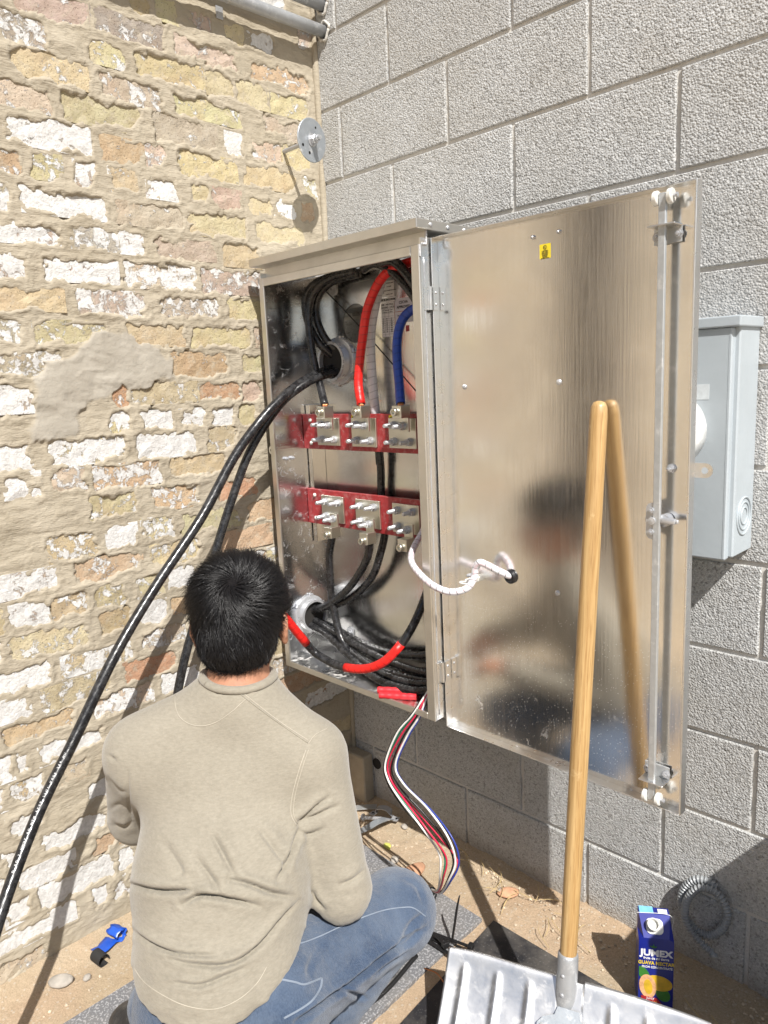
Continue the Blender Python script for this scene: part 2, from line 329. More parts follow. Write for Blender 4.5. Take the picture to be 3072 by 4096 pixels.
def mat_ground():
    m, N, L, P = M('sandy_soil'); co = world_co(N, L); n1 = noise(N, L, co, 3.2, 6, .62); n2 = noise(N, L, co, 260, 5, .8); n3 = noise(N, L, co, 45, 6, .75)
    c = ramp(N, L, n1, .32, .68, (.50, .385, .255), (.60, .495, .36)); c = mix(N, L, mapr(N, L, noise(N, L, co, 1.7, 3), .5, .62, 0, .5), c, (.56, .38, .25))
    c = mix(N, L, mapr(N, L, n2, .35, .60, .6, 0), c, (.27, .21, .14)); c = mix(N, L, mapr(N, L, n3, .55, .72, 0, .6), c, (.58, .51, .40))
    vo = nd(N, 'ShaderNodeTexVoronoi'); vo.inputs['Scale'].default_value = 95; L.new(co, vo.inputs['Vector'])
    gr = math_(N, L, 'MULTIPLY', math_(N, L, 'LESS_THAN', vo.outputs['Distance'], .28), math_(N, L, 'GREATER_THAN', vo.outputs['Color'], .6)); c = mix(N, L, math_(N, L, 'MULTIPLY', gr, .5), c, (.62, .57, .48))
    L.new(c, P.inputs['Base Color']); P.inputs['Roughness'].default_value = .97; P.inputs['Specular IOR Level'].default_value = .15
    h = math_(N, L, 'ADD', n2, math_(N, L, 'ADD', math_(N, L, 'MULTIPLY', n3, 1.4), math_(N, L, 'MULTIPLY', gr, .3))); L.new(bump(N, L, h, .004), P.inputs['Normal']); return m
def mat_slab(name, dark, fleck, amt, rough):
    m, N, L, P = M(name); co = world_co(N, L); n = noise(N, L, co, 170, 3, .55); c = mix(N, L, mapr(N, L, n, .60 - amt, .63 - amt, 0, .85), dark, fleck)
    c = mix(N, L, mapr(N, L, noise(N, L, co, 6, 5, .65), .42, .75, 0, .5), c, (.30, .27, .23)); L.new(c, P.inputs['Base Color']); P.inputs['Roughness'].default_value = rough
    L.new(bump(N, L, noise(N, L, co, 60, 5, .7), .0012), P.inputs['Normal']); return m
def mat_cloth(name, lo, hi, weave=900, bmp=.0005, heather=(1, 1, 3.2), rough=.95, fade=None):
    m, N, L, P = M(name); co = world_co(N, L); h = noise(N, L, world_co(N, L, heather), 105, 4, .75); big = noise(N, L, co, 11, 4, .6)
    c = ramp(N, L, math_(N, L, 'ADD', math_(N, L, 'MULTIPLY', h, .7), math_(N, L, 'MULTIPLY', big, .3)), .36, .64, lo, hi)
    if fade: c = mix(N, L, mapr(N, L, noise(N, L, co, 6.5, 4, .6, .3), .42, .68, 0, .75), c, fade)
    L.new(c, P.inputs['Base Color']); P.inputs['Roughness'].default_value = rough; P.inputs['Specular IOR Level'].default_value = .15; P.inputs['Sheen Weight'].default_value = .25; P.inputs['Sheen Roughness'].default_value = .5
    L.new(bump(N, L, math_(N, L, 'ADD', noise(N, L, co, weave, 2, .6), math_(N, L, 'MULTIPLY', noise(N, L, co, 75, 5, .7), 2.2)), bmp), P.inputs['Normal']); return m
def mat_plate():
    return mat_alu('tin_plate', (.70, .68, .60), .36, (60, 1, 1), .06)

MT = dict(
    brick=mat_brick(), mortar=mat_mortar(), block=mat_block(), joint=mat_block(joint=True),
    alu=mat_alu('brushed_aluminium', rough=.17, rv=.05, brush=(60, 1, 1)), alu_in=mat_alu('mill_aluminium', (.76, .755, .74), .19, (40, 1, 1), .04, .0004, scale=5), alu_side=mat_alu('smudged_aluminium', (.72, .73, .75), .2, (1, 1, 40), .06, .0004, dust=.4, scale=9),
    alu_door=mat_alu('aluminium_sheet', (.88, .87, .85), .175, (26, 1, .7), .035, .00014, scale=6, spots=1.0), alu_edge=mat_alu('aluminium_edge', (.84, .84, .83), .33, (1, 1, 8), .1, .0004, scale=30),
    alu_floor=mat_alu('dusty_aluminium', (.76, .75, .73), .3, dust=1.0, scale=12), fascia=mat_alu('dull_aluminium', (.72, .70, .655), .42, (6, 1, 60), .06),
    zinc=mat_galv('zinc_plate', (.52, .53, .55), .32), galv=mat_galv('galvanised_steel', (.44, .455, .47)), galv_d=mat_galv('galvanised_dark', (.36, .39, .42), .5), plate=mat_plate(),
    red_board=simple('red_fibre_board', (.33, .026, .03), .42, var=.22, scale=60, bmp=.0006, dirt=((.62, .42, .40), 55, .5)), cable=mat_cable('black_cable_jacket'),
    tape_r=mat_tape('red_tape', (.72, .018, .014)), tape_b=mat_tape('blue_tape', (.012, .055, .36)), tape_w=mat_tape('white_tape', (.66, .66, .68)),
    copper=simple('bare_copper', (.62, .26, .12), .35, 1.0), nylon=simple('white_nylon', (.66, .655, .62), .4), black_plastic=simple('black_plastic', (.014, .014, .015), .35, bmp=.0003),
    sticker=simple('yellow_sticker', (.80, .64, .03), .5, var=.05), paper=simple('white_label', (.74, .73, .72), .5, var=.05), lilac=simple('grey_label', (.52, .51, .56), .45, var=.05), ink=simple('black_ink', (.02, .02, .02), .5),
    grey_paint=simple('grey_enamel', (.41, .455, .485), .34, var=.05, scale=9, bmp=.0003, bscale=90, rvar=.05), dome=simple('frosted_dome', (.78, .79, .78), .25), wood=mat_wood(),
    blade=mat_alu('scuffed_aluminium', (.72, .72, .725), .44, (4, 4, 4), .07, .0004, scale=14, dust=.22), ground=mat_ground(),
    slab_g=mat_slab('grey_flecked_slab', (.150, .153, .162), (.36, .36, .37), .06, .62), slab_b=mat_slab('black_slab', (.022, .022, .025), (.12, .12, .12), -.03, .42),
    blue_box=simple('blue_carton_board', (.008, .018, .22), .3, var=.05), white_print=simple('white_print', (.80, .80, .80), .45), yellow_print=simple('yellow_print', (.80, .60, .04), .45), guava=simple('guava_skin_print', (.66, .42, .03), .45, var=.2, scale=60), guava_in=simple('guava_flesh_print', (.72, .40, .20), .45, var=.25, scale=120), leaf_print=simple('green_leaf_print', (.045, .20, .03), .45, var=.3), red_print=simple('red_print', (.36, .015, .02), .45), light_blue=simple('light_blue_print', (.20, .52, .74), .4),
    flex=simple('grey_vinyl', (.27, .285, .295), .33, var=.12, spec=.6), skin=simple('skin', (.42, .205, .125), .5, var=.12, scale=60, bmp=.0004, bscale=400),
    shirt=mat_cloth('beige_knit', (.240, .217, .172), (.308, .280, .226)), denim=mat_cloth('washed_denim', (.024, .042, .080), (.078, .112, .175), 700, .0012, (4, 4, .8), .9, (.13, .165, .22)),
    stitch=simple('pale_thread', (.42, .38, .31), .8), stitch_j=simple('denim_thread', (.22, .26, .32), .8), leather=simple('black_leather', (.022, .022, .024), .38, bmp=.0012, bscale=110, var=.3, dirt=((.22, .20, .17), 30, .35)), sole=simple('tan_sole', (.36, .22, .09), .7), black_rubber=simple('black_rubber', (.02, .02, .02), .7),
    stone=simple('grey_stone', (.36, .33, .29), .95, var=.2, bmp=.003, bscale=80), leaf=simple('yellow_leaf', (.60, .60, .14), .6), blue_vinyl=simple('blue_vinyl', (.015, .085, .48), .35), brown_metal=simple('brown_painted_metal', (.045, .035, .028), .5),
    wire_r=simple('red_wire', (.62, .02, .07), .35), wire_w=simple('white_wire', (.78, .77, .74), .35), wire_k=simple('black_wire', (.012, .012, .012), .35), wire_g=simple('green_wire', (.01, .16, .09), .35), wire_b=simple('blue_wire', (.025, .05, .30), .35), heat_shrink=simple('red_heat_shrink', (.60, .025, .035), .5, var=.15, bmp=.0008, bscale=90),
    dark_hole=simple('dark_cavity', (.02, .018, .016), 1.0), scrap=mat_galv('steel_scrap', (.50, .52, .53), .4))
def mat_spiral():
    m, N, L, P = M('clear_spiral_wrap'); uv = nd(N, 'ShaderNodeUVMap'); s = nd(N, 'ShaderNodeSeparateXYZ'); L.new(uv.outputs[0], s.inputs[0])
    y = math_(N, L, 'FRACT', math_(N, L, 'ADD', math_(N, L, 'MULTIPLY', s.outputs[1], 62.0), math_(N, L, 'MULTIPLY', s.outputs[0], .35))); gap = mapr(N, L, y, 0, .12, 1, 0)
    st = noise(N, L, coords(N, L, 'UV', (5, 18, 1)), 1.0, 2); c = mix(N, L, mapr(N, L, st, .4, .6, 0, 1), (.74, .60, .64), (.70, .74, .78)); c = mix(N, L, math_(N, L, 'GREATER_THAN', gap, .45), c, (.04, .05, .05)); L.new(c, P.inputs['Base Color'])
    P.inputs['Roughness'].default_value = .3; P.inputs['Coat Weight'].default_value = .3; L.new(bump(N, L, math_(N, L, 'SUBTRACT', 1.0, gap), .0006), P.inputs['Normal']); return m
MT['spiral'] = mat_spiral()
def mat_hair(name, rough, spec):
    m, N, L, P = M(name); L.new(ramp(N, L, noise(N, L, coords(N, L, 'Object'), 300, 2), .3, .7, (.004, .004, .005), (.014, .012, .012)), P.inputs['Base Color']); P.inputs['Roughness'].default_value = rough; P.inputs['Specular IOR Level'].default_value = spec; return m
MT['hair'] = mat_hair('black_hair', .36, .55); MT['hair_cap'] = mat_hair('hair_base', .9, .1)

# ================================================================== SETTING
# ---- ground: fine uneven soil near the walls, plain sheet to the horizon
def build_ground():
    xs = np.arange(-.03, 2.6, .008); ys = np.arange(-2.6, .03, .008); X, Y = np.meshgrid(xs, ys, indexing='ij')
    H = .006 + .012 * fbm(X * 5, Y * 5, 5, 3) + .006 * fbm(X * 40, Y * 40, 3, 9) + .016 * np.clip(1 - (-Y) / .06, 0, 1) * (.6 + fbm(X * 12, Y * 3, 3, 5)) + .02 * np.clip(1 - X / .07, 0, 1)
    edge = np.minimum(np.minimum(2.6 - X, Y + 2.6) / .2, 1).clip(0, 1); H = H * edge - .004 * (1 - edge)
    V = np.stack([X, Y, H], -1).reshape(-1, 3); n, k = X.shape; I = np.arange(n * k).reshape(n, k)
    Q = np.stack([I[:-1, :-1], I[1:, :-1], I[1:, 1:], I[:-1, 1:]], -1).reshape(-1, 4)
    b = len(V); V = np.concatenate([V, [[-80, -80, -.012], [80, -80, -.012], [80, 80, -.012], [-80, 80, -.012]]]); Q = np.concatenate([Q, [[b, b + 1, b + 2, b + 3]]])
    o = link('ground', fast_mesh('ground', V, Q), MT['ground']); tag(o, kind='structure')
build_ground()

# ---- old brick wall on x = 0 (every brick of the photo at its own place: y0, z0, y1, z1, sort, share of white paint)
BR = [
(-0.872,2.276,-0.707,2.328,'P',0.3),(-0.905,2.209,-0.815,2.264,'T',0.6),(-0.692,2.279,-0.51,2.332,'G',0.3),(-0.588,2.352,-0.539,2.406,'Y',0.1),(-0.525,2.354,-0.462,2.41,'Y',0.1),
(-0.898,2.142,-0.719,2.192,'Y',0.25),(-0.703,2.209,-0.627,2.259,'Y',0.4),(-0.591,2.208,-0.401,2.265,'Y',0.3),(-0.937,2.071,-0.816,2.123,'P',0.3),(-0.693,2.137,-0.535,2.189,'T',0.45),
(-0.787,2.066,-0.596,2.124,'Y',0.1),(-0.923,1.993,-0.734,2.052,'G',0.8),(-0.702,1.992,-0.596,2.045,'O',0.2),(-0.59,1.989,-0.538,2.045,'P',0.4),(-0.964,1.926,-0.905,1.97,'O',0.4),
(-0.876,1.924,-0.81,1.978,'Y',0.4),(-0.776,1.921,-0.731,1.976,'P',0.7),(-0.691,1.923,-0.619,1.973,'Y',0.3),(-0.427,2.358,-0.358,2.405,'P',0.4),(-0.325,2.356,-0.262,2.401,'Y',0.1),
(-0.243,2.358,-0.162,2.404,'P',0.85),(-0.475,2.282,-0.288,2.328,'P',0.3),(-0.244,2.281,-0.037,2.332,'O',0.35),(-0.393,2.209,-0.302,2.264,'Y',0.2),(-0.298,2.205,-0.191,2.262,'Y',0.1),
(-0.182,2.206,-0.048,2.26,'Y',0.3),(-0.493,2.14,-0.286,2.185,'Y',0.3),(-0.557,2.067,-0.374,2.123,'T',0.2),(-0.211,2.141,-0.088,2.186,'P',0.2),(-0.342,2.065,-0.291,2.12,'T',0.9),
(-0.49,1.992,-0.317,2.048,'Y',0.25),(-0.255,2.066,-0.141,2.117,'P',0.35),(-0.146,2.063,-0.038,2.126,'Y',0.1),(-0.065,2.399,-0.009,2.455,'P',0.5),(-0.287,1.994,-0.11,2.049,'Y',0.1),
(-0.592,1.92,-0.51,1.972,'P',0.8),(-0.467,1.923,-0.41,1.967,'Y',0.2),(-0.402,1.922,-0.311,1.968,'P',0.2),(-0.286,1.918,-0.199,1.966,'Y',0.05),(-0.187,1.922,-0.117,1.966,'T',0.75),
(-0.075,1.991,-0.026,2.046,'Y',0.5),(-0.09,1.921,-0.044,1.971,'O',0.1),(-0.68,1.848,-0.506,1.898,'T',0.25),(-0.483,1.842,-0.297,1.899,'Y',0),(-0.27,1.847,-0.087,1.896,'Y',0.05),
(-0.58,1.776,-0.409,1.822,'P',0.25),(-0.376,1.768,-0.257,1.825,'Y',0),(-0.45,1.692,-0.261,1.753,'P',0.45),(-0.673,1.695,-0.478,1.751,'P',0.65),(-0.592,1.626,-0.415,1.673,'P',0.5),
(-0.38,1.623,-0.267,1.674,'Y',0),(-0.906,1.848,-0.714,1.9,'T',0.95),(-0.974,1.847,-0.94,1.9,'T',0.7),(-0.983,1.778,-0.826,1.822,'P',0.7),(-0.802,1.778,-0.691,1.824,'G',0.5),
(-0.684,1.776,-0.623,1.825,'P',0.7),(-0.994,1.693,-0.909,1.748,'P',0.7),(-0.876,1.7,-0.698,1.748,'P',0.8),(-1.001,1.629,-0.841,1.675,'Y',0.15),(-0.807,1.62,-0.627,1.678,'P',0.55),
(-1.011,1.557,-0.943,1.601,'T',0.5),(-0.916,1.556,-0.742,1.603,'Y',0.35),(-0.685,1.549,-0.529,1.598,'Y',0),(-0.502,1.545,-0.318,1.6,'Y',0),(-1.02,1.472,-0.866,1.529,'T',0.55),
(-1.031,1.397,-0.938,1.454,'P',0.7),(-0.741,1.399,-0.704,1.454,'R',0.3),(-0.755,1.335,-0.703,1.382,'Y',0.6),(-0.674,1.33,-0.586,1.377,'T',0.95),(-1.047,1.261,-0.96,1.321,'T',0.95),
(-0.914,1.263,-0.725,1.32,'Y',0.75),(-0.696,1.257,-0.517,1.318,'T',0.95),(-1.025,1.2,-0.979,1.25,'P',0.85),(-0.963,1.201,-0.947,1.254,'T',0.9),(-0.913,1.197,-0.838,1.254,'P',0.5),
(-0.815,1.192,-0.632,1.248,'O',0.55),(-0.835,1.121,-0.71,1.174,'Y',0.35),(-0.664,1.115,-0.523,1.173,'O',0.45),(-0.567,1.465,-0.395,1.527,'O',0.2),(-0.696,1.401,-0.501,1.449,'Y',0.3),
(-0.494,1.402,-0.363,1.448,'R',0.3),(-0.351,1.39,-0.285,1.447,'P',0.2),(-0.343,1.471,-0.274,1.521,'Y',0.2),(-0.29,1.546,-0.274,1.597,'P',0.3),(-0.559,1.328,-0.484,1.376,'T',0.8),
(-0.459,1.329,-0.395,1.376,'T',0.9),(-0.365,1.327,-0.31,1.379,'Y',0.1),(-0.477,1.258,-0.383,1.32,'Y',0.35),(-0.602,1.194,-0.435,1.246,'Y',0.1),(-0.452,1.116,-0.33,1.172,'R',0),
(-0.581,1.035,-0.392,1.093,'Y',0.25),(-0.366,1.036,-0.268,1.089,'O',0.2),(-0.459,0.961,-0.29,1.016,'O',0.05),(-0.701,1.033,-0.606,1.096,'Y',0.6),(-0.799,1.038,-0.72,1.091,'T',1),
(-0.944,1.032,-0.826,1.094,'Y',0.4),(-0.891,0.964,-0.713,1.018,'O',0.35),(-1.078,0.967,-0.931,1.02,'P',0.75),(-0.848,0.889,-0.768,0.942,'Y',0.5),(-0.738,0.89,-0.66,0.945,'Y',0.4),
(-0.639,0.89,-0.559,0.945,'T',0.9),(-1.05,0.889,-0.968,0.946,'P',0.75),(-0.951,0.89,-0.87,0.945,'Y',0.4),(-0.844,0.814,-0.76,0.871,'O',0.25),(-0.74,0.812,-0.659,0.869,'T',0.85),
(-0.637,0.816,-0.592,0.867,'O',0.2),(-1.062,0.81,-0.879,0.868,'Y',0.4),(-0.739,0.736,-0.6,0.791,'P',0.45),(-0.948,0.737,-0.763,0.788,'Y',0.6),(-0.792,0.667,-0.631,0.724,'R',0),
(-1.105,0.738,-0.983,0.796,'T',0.95),(-1.005,0.664,-0.839,0.721,'Y',0.45),(-0.694,0.607,-0.573,0.662,'T',0.9),(-0.887,0.6,-0.724,0.656,'P',0.55),(-1.115,0.672,-1.038,0.724,'T',0.95),
(-0.682,0.964,-0.543,1.021,'Y',0.4),(-1.105,0.605,-0.938,0.654,'O',0.3),(-1.028,0.534,-0.869,0.581,'T',1),(-1.134,0.529,-1.095,0.587,'T',0.9),(-1.085,0.529,-1.053,0.584,'T',0.9),
(-1.102,0.461,-1.031,0.515,'Y',0.5),(-0.984,0.461,-0.919,0.514,'P',0.2),(-0.929,0.386,-0.872,0.435,'T',0.8),(-1.144,0.458,-1.121,0.511,'T',0.8),(-1.123,0.383,-1.039,0.43,'T',0.85),
(-1.049,0.301,-0.883,0.352,'T',1),(-1.146,0.296,-1.097,0.349,'T',0.9),(-1.116,0.23,-0.981,0.281,'T',0.95),(-0.93,0.238,-0.861,0.288,'O',0.1),(-0.867,0.16,-0.826,0.219,'T',0.9),
(-1.077,0.159,-0.887,0.217,'T',0.95),(-0.946,0.083,-0.901,0.147,'T',0.9),(-0.894,0.086,-0.848,0.14,'P',0.7),(-1.173,0.235,-1.147,0.291,'T',0.8),(-1.154,0.16,-1.096,0.218,'T',0.8),
(-1.189,0.093,-0.997,0.143,'T',0.95),
]
COURSES = [2.57, 2.50, 2.427, 2.38, 2.305, 2.236, 2.165, 2.095, 2.02, 1.946, 1.873, 1.80, 1.723, 1.65, 1.575, 1.498, 1.426, 1.353, 1.29, 1.223, 1.146, 1.064, .991, .917, .841, .765, .696, .630, .557, .486, .408, .325, .260, .189, .115, .045]
PATCH = [(-0.831, 1.537), (-0.784, 1.573), (-0.744, 1.58), (-0.693, 1.574), (-0.656, 1.549), (-0.64, 1.553), (-0.599, 1.538), (-0.565, 1.521), (-0.565, 1.47), (-0.594, 1.456), (-0.698, 1.44), (-0.722, 1.452), (-0.75, 1.419), (-0.808, 1.41), (-0.827, 1.382), (-0.843, 1.343), (-0.863, 1.327), (-0.926, 1.317), (-0.958, 1.331), (-0.957, 1.356), (-0.941, 1.398), (-0.922, 1.453), (-0.928, 1.474), (-0.913, 1.504), (-0.889, 1.516), (-0.845, 1.52)]
BCOL = dict(Y=(.57, .50, .325), O=(.55, .415, .275), P=(.57, .47, .385), R=(.48, .29, .19), T=(.51, .455, .355), G=(.42, .39, .335))
def rects():
    out = list(BR)
    for ci, c in enumerate(COURSES):
        y = -(.10 if ci % 2 else 0.0) - .004
        while y > -1.36:
            L = random.choice([.2, .2, .2, .098]); a = y - L; h = random.uniform(.05, .057); r = (a, c - h / 2, y, c + h / 2); y = a - .014
            m = (r[0] + r[2]) / 2
            if not ((m > -.62 and c < .97) or (m > -.30 and c < 1.78) or m < -1.17 or c > 2.47): continue
            if any(min(r[2], q[2]) - max(r[0], q[0]) > -.01 and min(r[3], q[3]) - max(r[1], q[1]) > -.006 for q in out): continue
            if random.random() < .12: continue
            out.append(r + (random.choice('YYYOPPTR'), random.choice([0, .1, .3, .5, .8])))
    return out
RECTS = rects()
WALL = thing('brick_wall', (0, -.6, 0), 'old cream brick wall with smeared mortar and flaking white paint, at left', 'wall')
def build_brick_wall():
    st = .003; ys = np.arange(-1.40, .0031, st); zs = np.arange(-.03, 2.64, st); Y, Z = np.meshgrid(ys, zs, indexing='ij')
    n1 = fbm(Y * 18, Z * 26, 4, 1); n2 = fbm(Y * 55, Z * 75, 4, 21); n3 = fbm(Y * 6, Z * 7, 3, 31); n4 = fbm(Y * 28 + 6 * n1, Z * 170, 3, 41)
    H = .0026 + .006 * n1 + .0030 * n2 + .006 * n3 + .0022 * n4
    H += .004 * np.clip(fbm(Y * 9, Z * 22, 2, 77) - .12, 0, 1) / .2            # trowelled ridges
    D = np.full(Y.shape, 1.0)
    for r in RECTS:
        i0, i1 = np.searchsorted(ys, [r[0] - .03, r[2] + .03]); k0, k1 = np.searchsorted(zs, [r[1] - .03, r[3] + .03]); s = np.s_[i0:i1, k0:k1]
        a = np.abs(Y[s] - (r[0] + r[2]) / 2) - (r[2] - r[0]) / 2 + .006; b = np.abs(Z[s] - (r[1] + r[3]) / 2) - (r[3] - r[1]) / 2 + .006
        d = np.hypot(np.maximum(a, 0), np.maximum(b, 0)) + np.minimum(np.maximum(a, b), 0) - .006; D[s] = np.minimum(D[s], d)
    D = D + .0030 + .036 * fbm(Y * 22, Z * 26, 4, 51) + .017 * fbm(Y * 90, Z * 90, 3, 52)
    H += .0022 * np.exp(-((D - .006) / .006) ** 2)
    P = np.array(PATCH); ins = np.zeros(Y.shape, bool); pd = np.full(Y.shape, 9.0)
    s = np.s_[np.searchsorted(ys, -1.0):np.searchsorted(ys, -.5), np.searchsorted(zs, 1.28):np.searchsorted(zs, 1.62)]; y = Y[s] + .05 * fbm(Y[s] * 26, Z[s] * 26, 5, 61); z = Z[s] + .05 * fbm(Y[s] * 26, Z[s] * 26, 5, 62)
    I = np.zeros(y.shape, bool); E = np.full(y.shape, 9.0)
    for q in range(len(P)):
        (y0, z0), (y1, z1) = P[q], P[(q + 1) % len(P)]; c = ((z0 > z) != (z1 > z)) & (y < (y1 - y0) * (z - z0) / (z1 - z0 + 1e-9) + y0); I ^= c
        t = np.clip(((y - y0) * (y1 - y0) + (z - z0) * (z1 - z0)) / ((y1 - y0) ** 2 + (z1 - z0) ** 2), 0, 1); E = np.minimum(E, np.hypot(y - y0 - t * (y1 - y0), z - z0 - t * (z1 - z0)))
    ins[s] = I; pd[s] = E; sd = np.where(ins, pd, -pd); k = np.clip(sd / .012 + .2, 0, 1); k = k * k * (3 - 2 * k)
    sw = .006 * fbm(Y * 10 + 2 * n1, Z * 14, 3, 66) + .004 * np.abs(fbm(Y * 16, Z * 9, 2, 68)) 
    H = H * (1 - k) + (.0052 + 1.5 * sw + .25 * H) * k; D = np.where(k > .3, 1.0, D)
    t = np.clip(-D / .0045, 0, 1); H = H * (1 - .75 * np.clip((.010 - D) / .012, 0, 1) * (k < .3)); H = H - (H + .012) * t                        # the brick faces lie free
    V = np.stack([H, Y, Z], -1).reshape(-1, 3); n, m = Y.shape; I = np.arange(n * m).reshape(n, m)
    Q = np.stack([I[:-1, :-1], I[1:, :-1], I[1:, 1:], I[:-1, 1:]], -1).reshape(-1, 4)
    me = fast_mesh('mortar', V - WL[WALL], Q); a = me.attributes.new('patch', 'FLOAT', 'POINT'); a.data.foreach_set('value', k.astype(np.float32).ravel())
    o = link('mortar', me, MT['mortar'], WALL, WL[WALL])
    for i, r in enumerate(RECTS):
        Ly, Lz = (r[2] - r[0]) + .012, (r[3] - r[1]) + .01; ny, nz = max(3, int(Ly / .022)), 4
        gy, gz = np.meshgrid(np.linspace(-Ly / 2, Ly / 2, ny), np.linspace(-Lz / 2, Lz / 2, nz), indexing='ij'); tilt = rng.normal(0, .010); x = rng.normal(0, .0010, gy.shape) + tilt * gy + rng.normal(0, .03) * gz
        V = np.stack([x, gy, gz], -1).reshape(-1, 3); I = np.arange(ny * nz).reshape(ny, nz); F = [list(map(int, f)) for f in np.stack([I[:-1, :-1], I[1:, :-1], I[1:, 1:], I[:-1, 1:]], -1).reshape(-1, 4)]
        b = len(V); V = np.concatenate([V, [[-.05, -Ly / 2, -Lz / 2], [-.05, Ly / 2, -Lz / 2], [-.05, Ly / 2, Lz / 2], [-.05, -Ly / 2, Lz / 2]]])
        e0 = [int(q) for q in I[:, 0]]; e1 = [int(q) for q in I[-1, :]]; e2 = [int(q) for q in I[::-1, -1]]; e3 = [int(q) for q in I[0, ::-1]]
        F += [e0[::-1] + [b, b + 1], e1[::-1] + [b + 1, b + 2], e2[::-1] + [b + 2, b + 3], e3[::-1] + [b + 3, b]]
        o = link('brick', mesh_from('brick', V, F), MT['brick'], WALL, (rng.normal(.0012, .0008), (r[0] + r[2]) / 2, (r[1] + r[3]) / 2))
        c = np.array(BCOL[r[4]]) * rng.uniform(.86, 1.12) * rng.uniform(.96, 1.04, 3); o.color = (*np.clip(c, 0, 1), r[5])
    obj('wall_body', box((-.32, -4.8, -.05), (-.03, .25, 3.3)), MT['mortar'], WALL)
    # the run of the wall beyond the frame: mortar sheet and its bricks as one piece
    obj('mortar', box((-.028, -4.8, -.05), (.003, -1.401, 3.3)), MT['mortar'], WALL); obj('mortar', box((-.028, -1.40, 2.641), (.003, .0, 3.3)), MT['mortar'], WALL)
    ps = []
    for ci, z in enumerate(np.arange(.06, 3.25, .0715)):
        y = -1.41 - (.1 if ci % 2 else 0)
        while y > -4.55:
            L = random.choice([.2, .2, .1]); 
            if random.random() < .8: ps.append(box((-.02, y - L, z - .026), (.0045 + random.random() * .002, y, z + .026)))
            y -= L + .015
    o = obj('brick', join(*ps), MT['brick'], WALL); o.color = (.56, .42, .24, .45); tag(o, kind='stuff')
build_brick_wall()

# ---- grey concrete block wall on y = 0
CMU = thing('block_wall', (1.2, 0, 0), 'grey rough concrete block wall with recessed joints, behind the cabinet', 'wall')
def build_block_wall():
    Hh = .2032; cache = {}
    for n in range(-1, 15):
        joints = [.0] + [.0971 + k * Hh for k in range(0, 16) if k % 2 == (n % 2)]
        for a, b in zip(joints[:-1], joints[1:]):
            L = b - a - .010; key = round(L, 4)
            if key not in cache:
                bm = bmesh.new(); bmesh.ops.create_cube(bm, size=1.0)
                for v in bm.verts: v.co = Vector((v.co.x * L, v.co.y * .06, v.co.z * (Hh - .010)))
                bmesh.ops.bevel(bm, geom=[e for e in bm.edges if all(v.co.y < 0 for v in e.verts)], offset=.0022, segments=1, affect='EDGES')
                V, F = bm_out(bm); cache[key] = mesh_from('block', V, F)
            link('block', cache[key], MT['block'], CMU, ((a + b) / 2, .03 + rng.normal(0, .0005), (n + .5) * Hh), (rng.normal(0, .0015), 0, rng.normal(0, .0012)))
    xs = np.arange(-.02, 3.25, .009); zs = np.arange(-.15, 3.06, .009); X, Z = np.meshgrid(xs, zs, indexing='ij')
    Yd = .0060 + .007 * fbm(X * 7, Z * 30, 3, 5) + .0016 * fbm(X * 90, Z * 90, 2, 6); Yd = np.clip(Yd, .0022, .011)
    V = np.stack([X, Yd, Z], -1).reshape(-1, 3); n, m = X.shape; I = np.arange(n * m).reshape(n, m)
    Q = np.stack([I[:-1, :-1], I[1:, :-1], I[1:, 1:], I[:-1, 1:]], -1).reshape(-1, 4)
    link('mortar', fast_mesh('mortar', V - WL[CMU], Q), MT['joint'], CMU, WL[CMU])
    obj('wall_body', box((-.05, .062, -.15), (3.25, .26, 3.05)), MT['joint'], CMU)
    # rough corner fillet of mortar where the two walls meet
    zz = np.arange(-.02, 3.0, .02); ps = []
    P = np.stack([.006 + .004 * fbm(zz * 8, zz * 0, 3, 2), -.004 + 0 * zz, zz], 1)
    o = obj('corner_mortar', tube(P, list(.010 + .007 * (fbm(zz * 14, zz * 0 + 3, 3, 4))), 8, raw=True), MT['mortar'], CMU, True)
    obj('pier_stub', xf(box((0, -.045, 0), (.095, .0, .175), .004)), MT['mortar'], CMU)
    obj('hole', lathe([(.0, 0), (.019, 0), (.016, -.02)], 14, (.116, -.0035, .145), (0, -1, 0)), MT['dark_hole'], CMU)
build_block_wall()

# ================================================================== THE ELECTRICAL CABINET
CAB = thing('electrical_cabinet', (.37, -.31, .585), 'open aluminium electrical cabinet with its door swung right, mounted in the wall corner', 'cabinet')
YB = -.125
def plate_hole(x0, x1, z0, z1, cx, cz, r, y0, y1, n=32):
    A = [(cx + r * math.cos(2 * math.pi * i / n), cz + r * math.sin(2 * math.pi * i / n)) for i in range(n)]; B = []
    for i in range(n):
        c, s = math.cos(2 * math.pi * i / n), math.sin(2 * math.pi * i / n); t = min(((x1 - cx) / c if c > 1e-9 else (x0 - cx) / c if c < -1e-9 else 1e9), ((z1 - cz) / s if s > 1e-9 else (z0 - cz) / s if s < -1e-9 else 1e9)); B.append((cx + t * c, cz + t * s))
    V = []; F = []
    for y in (y0, y1): V += [(x, y, z) for x, z in A] + [(x, y, z) for x, z in B]
    for i in range(n):
        j = (i + 1) % n; F += [(i, j, n + j, n + i), (2 * n + i, 3 * n + i, 3 * n + j, 2 * n + j), (i, 2 * n + i, 2 * n + j, j)]
    for cxx, czz in ((x0, z0), (x1, z0), (x1, z1), (x0, z1)):       # close the corners of the sheet
        k = min(range(n), key=lambda i: math.hypot(B[i][0] - cxx, B[i][1] - czz)); b = len(V)
        for y in (y0, y1): V.append((cxx, y, czz))
        for kk in (k - 1, k + 1): F += [(n + k, n + kk % n, b), (3 * n + k, 3 * n + kk % n, b + 1)]
    return np.array(V), F
